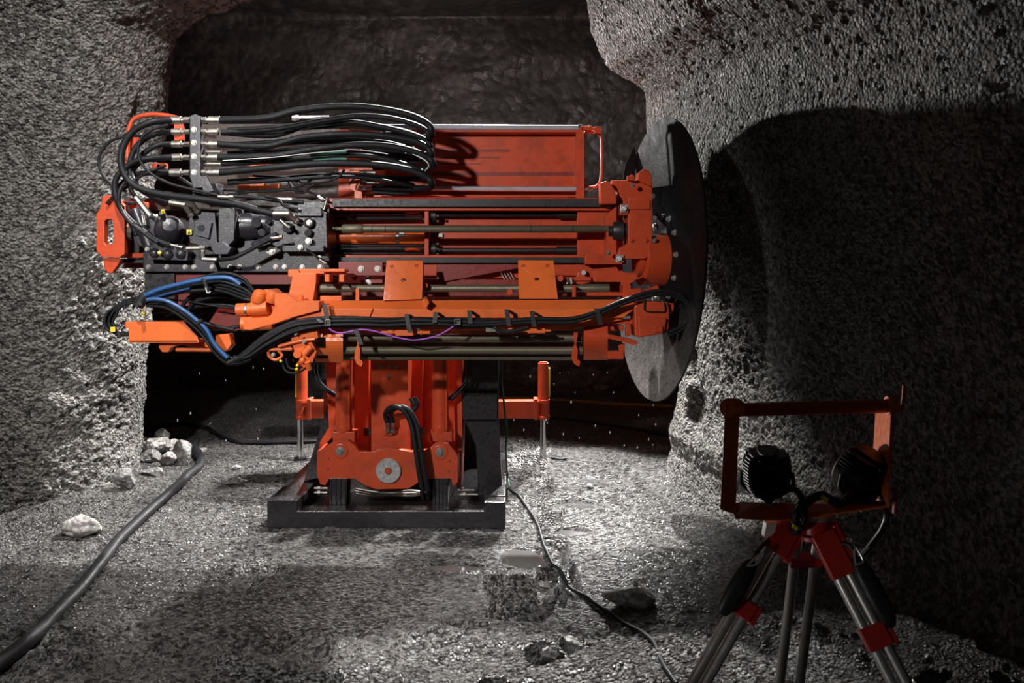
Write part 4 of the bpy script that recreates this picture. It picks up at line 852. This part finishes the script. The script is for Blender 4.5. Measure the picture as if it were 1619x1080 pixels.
# legs: pairs of aluminium tubes, feet stand on the ground (outside the picture)
def leg(top, aim, depth_top, foot, w, clamps, label):
    T = P(*top, YT+depth_top); Fp = Vector(foot); d = (Fp-T).normalized(); sd = d.cross(Vector((0, 1, 0))).normalized()
    mb = MB()
    for s_ in (-1, 1): mb.cyl(T+sd*w*s_, Fp-d*.12+sd*w*s_, .0145, n=20)
    mb.cyl(T+d*.55, Fp, .010, n=16)
    l = mb.build('leg', 'alu', tri, .001, label)
    for t, hgt_ in clamps:
        m2 = MB(); c = T+d*t; R = Matrix((sd, sd.cross(d), d)).transposed(); m2.box(c, (w*2+.034, .036, hgt_), R); m2.box(c+sd*(w+.024), (.016, .03, hgt_*1.1), R); m2.build('leg_clamp', 'tripred', l, .004)
    m2 = MB(); m2.cyl(Fp-d*.05, Fp, .014, .004); m2.build('foot_spike', 'black', l, .001)
    return T, d, sd, l
lt = leg((1243, 838), None, .04, (P(1243, 0, YT).x-.52, YT-.12, H(.24, YT-.12)), .016, ((.02, .10), (.24, .05)), 'left aluminium leg with red clamps')
rt = leg((1302, 848), None, .0, (P(1302, 0, YT).x+.36, YT-.35, H(1.1, YT-.3)), .016, ((.05, .12), (.27, .06)), 'right aluminium leg with red clamps')
ct = leg((1278, 845), None, .10, (P(1290, 0, YT).x+.03, YT+.42, H(.9, YT+.4)), .030, ((.09, .03),), 'rear aluminium leg, in shade')
# black strap pads tied to the legs
for (T, d, sd, l), t, off, hl in ((lt, .20, -.050, .085), (rt, .16, .045, .095)):
    mb = MB(); c = T+d*t+sd*off*(1)+Vector((0, -.03, 0)); R = Matrix((sd, sd.cross(d), d)).transposed().to_4x4()
    mtx = Matrix.Translation(c) @ R @ Matrix.Diagonal((.027, .018, hl, 1)); bmesh.ops.create_uvsphere(mb.bm, u_segments=24, v_segments=14, radius=1, matrix=mtx)
    for v_ in mb.bm.verts:
        loc = mtx.inverted() @ v_.co; loc.x = math.copysign(abs(loc.x)**.7, loc.x); v_.co = mtx @ loc
    p_ = mb.build('carrying_strap', 'black', l, 0, 'folded black carrying strap')
    mb = MB(); e0 = c-d*hl*.8; mb.tube([e0, e0-d*.05-sd*.0, T+d*.03+sd*off*.4, T+d*.01], .006); mb.build('strap_end', 'black', l, 0)
    mb = MB(); mb.tube([e0+Vector((-.012, -.01, 0)), e0-d*.03+Vector((0, -.01, 0)), e0-d*.045+Vector((.012, -.01, 0)), e0-d*.01+Vector((.012, -.01, 0)), e0+Vector((-.012, -.01, 0))], .003, n=8); mb.build('snap_hook', 'steel', l, 0)
# two round work lights seen from behind
def lamp(cx, cy, d, R, ax, label):
    c = q(cx, cy, d); ax = Vector(ax).normalized()
    t = thing('work_light', label, 'work light', c-Vector((0, 0, R+.03)), 'work lights on the tripod')
    mb = MB(); mb.lathe(c-ax*.035, ax, [(0, R*.55), (.008, R*.80), (.03, R*.93), (.06, R), (.085, R*1.03), (.09, R*.98), (.083, R*.9)], 40); bd = mb.build('lamp_housing', 'black', t, .0015)
    mb = MB(); up = Vector((0, 0, 1)); sx = ax.cross(up).normalized(); sz = sx.cross(ax).normalized(); Rm = Matrix((sx, ax, sz)).transposed()
    for k in range(-7, 8):
        z = k*R*.14; hw = R*1.0*max(.02, 1-(abs(z)/(R*1.0))**3.4)**(1/3.0)*(1-.12*max(0, -z/R))
        mb.prism([c+sz*z+sx*a_+ax*b_ for a_, b_ in ((-hw, .045), (-hw, -.005), (-hw*.80, -.036), (-hw*.4, -.050), (hw*.4, -.050), (hw*.80, -.036), (hw, -.005), (hw, .045))], sz*.0035)
    mb.build('cooling_fins', 'black', bd, .0005)
    mb = MB(); mb.lathe(c+ax*.045, ax, [(0, R*.92), (.004, R*.92)], 32); mb.build('lens', 'lamp_glass', t, 0)
    mb = MB()
    mb.tube([c+sx*R*1.04+ax*.02, c+sx*R*1.0-sz*R*.6+ax*.01, c-sz*R*1.12, c-sx*R*1.0-sz*R*.6+ax*.01, c-sx*R*1.04+ax*.02], .006, n=8, sub=6); mb.build('yoke', 'black', t, 0)
    mb = MB(); mb.cyl(c-sz*R*1.1, c-Vector((0, 0, R*1.1+.022)), .010, n=12); mb.cyl(c-Vector((0, 0, R*1.1+.008)), c-Vector((0, 0, R*1.1+.016)), .016, n=6); mb.build('mounting_bolt', 'steel', t, .001)
    mb = MB(); mb.cyl(c-ax*.052-sx*R*.35+sz*R*.78, c-ax*.045-sx*R*.35+sz*R*.78, .004, n=10); mb.build('housing_screw', 'steel', bd, 0)
    return c, t
cA, tA = lamp(1213, 749, .08, .066, (.25, 1, .12), 'black round work light with cooling fins, upright, at the left of the orange frame')
cB, tB = lamp(1366, 752, .08, .069, (-.55, .85, .45), 'black round work light tilted upwards, at the right of the orange frame')
mb = MB(); mb.tube([cA+Vector((.05, -.04, -.03)), q(1262, 778, .0), q(1271, 800, .0), q(1272, 820, -.02), q(1262, 840, .0), q(1252, 836, .02), q(1262, 800, .04), q(1290, 785, .04), q(1330, 792, .03), q(1370, 795, .03), q(1395, 800, .04), q(1402, 815, .05), q(1396, 835, .06), q(1380, 858, .08), q(1357, 885, .1)], .0085)
mb.tube([q(1262, 840, .0), q(1258, 815, -.01), q(1275, 795, -.01), q(1300, 783, .0), q(1325, 797, .0), q(1345, 785, .02)], .012)
lc = mb.build('lamp_cable', 'black', None, 0); tag(lc, 'black power cable knotted on the tripod between the two work lights', 'cable')
mb = MB(); mb.box(q(1257, 834, -.03), (.016, .006, .010), Matrix.Rotation(.6, 3, 'Y')); mb.box(q(1304, 788, -.02), (.020, .006, .010), Matrix.Rotation(.6, 3, 'Y')); mb.build('cable_tag', 'yellow', lc, .001, 'yellow tag')

# ================================================================== HOSES AND CABLES ON THE GROUND
def ground(px, py): # point on the ground seen at this pixel
    Y = F*CH/(py-HY)
    for _ in range(8):
        x = (px-CX)/F*Y; Y = F*(CH-H(x, Y))/(py-HY)
    return (px-CX)/F*Y, Y
def ground_tube(name, pts, r, mat, label, cat, sink=.25):
    out = []; g = [ground(*p) for p in pts]; n = 6
    for (xa, ya), (xb, yb) in zip(g[:-1], g[1:]):
        for k in range(n): t = k/n; x, y = xa+(xb-xa)*t, ya+(yb-ya)*t; out.append([x, y])
    out.append(list(g[-1])); o2 = [out[0]]
    for i in range(1, len(out)-1): o2.append([(out[i-1][j]+out[i][j]*2+out[i+1][j])/4 for j in (0, 1)])
    o2.append(out[-1]); zz = [float(hgt(np.array([x]), np.array([y]), False)[0]) for x, y in o2]
    zz = [max(zz[max(0, i-1):i+2]) for i in range(len(zz))]
    zz = [sum(zz[max(0, i-3):i+4])/len(zz[max(0, i-3):i+4])+r*(1-sink)+.004 for i in range(len(zz))]
    mb = MB(); mb.tube([(x, y, z) for (x, y), z in zip(o2, zz)], r, n=14, sub=2); o = mb.build(name, mat, None, 0); return tag(o, label, cat)
ground_tube('water_hose', [(-15, 1075), (60, 1010), (110, 960), (150, 910), (185, 865), (230, 820), (262, 795), (285, 770), (300, 755), (315, 745), (318, 730), (312, 722), (306, 712), (310, 702)], .031, 'rubber', 'thick black hose running diagonally over the ground at the left', 'hose')
ground_tube('supply_hose', [(262, 698), (246, 692), (237, 685), (250, 676), (290, 673), (330, 680), (350, 695), (375, 702), (430, 703), (480, 702), (560, 700)], .020, 'rubber', 'thin black hose curling behind the rubble towards the left jack', 'hose')
ground_tube('yellow_hose', [(740, 634), (800, 632), (850, 633), (900, 637), (960, 641), (1030, 644), (1120, 648)], .022, 'yellowhose', 'dirty yellow hose along the foot of the back wall', 'hose')
ground_tube('rear_cable', [(860, 662), (900, 665), (960, 672), (1010, 682), (1060, 692), (1100, 700)], .014, 'rubber', 'black cable on the dark ground behind the right jack', 'cable')
ground_tube('stray_cable', [(872, 726), (880, 728.5), (888, 729), (895, 727)], .008, 'rubber', 'short black cable end beside the foot of the right jack', 'cable')
ground_tube('thin_cable', [(806, 775), (820, 785), (832, 803), (845, 822), (852, 838), (858, 860), (866, 880), (874, 896), (890, 915), (900, 932), (920, 944), (945, 962), (975, 980), (1010, 1003), (1035, 1022), (1044, 1042), (1052, 1062), (1070, 1095)], .009, 'rubber', 'thin black cable winding over the ground from the rig to the tripod', 'cable')
mb = MB(); g0 = ground(806, 775); mb.tube([P(793, 560, 5.9), P(793, 600, 5.9), P(797, 640, 5.92), P(801, 680, 5.95), P(800, 710, 5.97), (g0[0]-.02, g0[1]+.06, .12), (g0[0], g0[1], .02)], .007); mb.build('hanging_cable', 'green', rig, 0, 'thin cable hanging down beside the strut')

# ================================================================== STONES
def stone(name, px, py, size, sc, seed, mat, label, group=None, rot=0):
    x, y = ground(px, py); y += size*sc[1]*.4; bm = bmesh.new(); bmesh.ops.create_icosphere(bm, subdivisions=4, radius=1)
    co = np.array([v.co[:] for v in bm.verts]); rs = np.random.RandomState(seed)
    for _ in range(13):
        nrm_ = rs.normal(size=3); nrm_ /= np.linalg.norm(nrm_); d = rs.uniform(.45, .8); s_ = co @ nrm_; co = co-np.clip(s_-d, 0, None)[:, None]*nrm_
    co = co*(1+.10*fbm(co[:, 0]+seed, co[:, 1], co[:, 2], 2.2, 4, seed))[:, None]
    ca, sa = math.cos(rot), math.sin(rot); co = co*np.array(sc)*size; co = np.stack([co[:, 0]*ca-co[:, 1]*sa, co[:, 0]*sa+co[:, 1]*ca, co[:, 2]], 1)
    for v, c in zip(bm.verts, co): v.co = c
    m = MB(); m.bm.free(); m.bm = bm; o = m.build(name, mat, None, 0, sharp=60)
    o.location = (x, y, H(x, y)-size*sc[2]*.25); return tag(o, label, 'stone', group)
stone('boulder', 125, 853, .105, (1.5, .9, .85), 3, 'stone', 'pale jagged boulder lying alone on the ground at the far left')
for i, (px, py, s_, sc, mt, lb) in enumerate([
 (208, 716, .12, (1.3, .9, .75), 'darkstone', 'dark grey stone at the left end of the rubble heap, against the pillar'),
 (246, 718, .11, (1.3, .9, .9), 'stone', 'flat pale stone in the middle of the rubble heap'),
 (254, 705, .10, (1.1, .9, 1.0), 'stone', 'pale stone on the top back of the rubble heap'),
 (283, 735, .11, (1.0, .9, 1.1), 'darkstone', 'dark upright stone at the right end of the rubble heap'),
 (235, 732, .085, (1.3, .9, .8), 'darkstone', 'dark flat stone at the front left of the rubble heap'),
 (265, 737, .075, (1.2, .9, .9), 'stone', 'smaller pale stone at the front of the rubble heap'),
 (272, 716, .08, (1.0, .9, .9), 'stone', 'pale round stone at the back right of the rubble heap'),
 (224, 706, .07, (1.2, .9, .8), 'stone', 'small pale stone at the back left of the rubble heap')]):
    stone('stone', px, py, s_, sc, 20+i, mt, lb, 'stones of the rubble heap by the left pillar', i*.8)
for i, (px, py, s_, sc, lb) in enumerate([
 (239, 753, .09, (1.3, 1, .5), 'low dark stone on the ground in front of the rubble heap'),
 (372, 768, .075, (1.4, .8, .5), 'small flat dark stone left of the base frame, nearer one'),
 (374, 742, .05, (1.3, .8, .5), 'small flat dark stone left of the base frame, farther one'),
 (319, 716, .05, (1.2, .8, .5), 'small dark stone beside the end of the thick hose'),
 (933, 772, .035, (1.5, .8, .5), 'small dark stone by the small puddle in front of the right wall'),
 (907, 1035, .055, (.8, .8, 1.1), 'dark muddy lump in the near ground, right of centre'),
 (868, 1050, .05, (.9, .8, 1.0), 'dark muddy lump in the near ground beside the muddy hole'),
 (190, 775, .10, (1.0, .8, .9), 'dark stone at the foot of the left pillar')]):
    stone('stone', px, py, s_, sc, 60+i, 'darkstone', lb, None, i*.5)
stone('boulder', 995, 958, .085, (1.5, .9, .75), 91, 'stone', 'half-shaded grey boulder on the ground left of the tripod')
# crumbled mud ridge beside the puddle
for i, (px, py, s_) in enumerate([(862, 930, .03), (874, 944, .035), (884, 936, .03), (868, 956, .03), (890, 950, .025)]):
    stone('mud_lump', px, py, s_, (1.3, .9, .9), 120+i, 'darkstone', 'wet lump of churned mud beside the thin cable', 'mud lumps beside the thin cable', i)

# ================================================================== PUDDLES
lab = ['large muddy puddle in front of the right corner of the base frame', 'shallow puddle on the flat wet ground in front of the base frame', 'small puddle near the foot of the right wall', 'narrow puddle on the bright ground right of the rig', 'little puddle beside the thin cable']
for (cx, cy, rx, ry), lb in zip(PUD, lab):
    bm = bmesh.new(); n = 40; vs = []
    zc = -.013
    for k in range(n):
        a = k*math.tau/n; f_ = 1.12+.12*math.sin(2*a+cx*9)+.07*math.sin(5*a+cy*7); vs.append(bm.verts.new((cx+rx*f_*math.cos(a), cy+ry*f_*math.sin(a), zc)))
    bm.faces.new(vs); e = bmesh.ops.extrude_face_region(bm, geom=bm.faces[:]); bmesh.ops.translate(bm, verts=[v for v in e['geom'] if isinstance(v, bmesh.types.BMVert)], vec=(0, 0, -.03))
    m = MB(); m.bm.free(); m.bm = bm; tag(m.build('puddle', 'water', None, 0), lb, 'puddle')

# ================================================================== FALLING WATER DROPS
mb = MB(); rs = random.Random(8)
for _ in range(85):
    x = rs.choice([rs.uniform(190, 520), rs.uniform(860, 1040), rs.uniform(400, 900)]); y = rs.uniform(560, 780); Y = rs.uniform(5.0, 5.8); p = P(x, y, Y)
    if 420 < x < 800 and y > 575: continue
    mb.ball(p, rs.uniform(.0022, .004), 4, (1, 1, rs.uniform(1.5, 3)))
tag(mb.build('water_drops', 'drop', None, 0), 'fine water drops falling under the rig', 'water drops', kind='stuff')
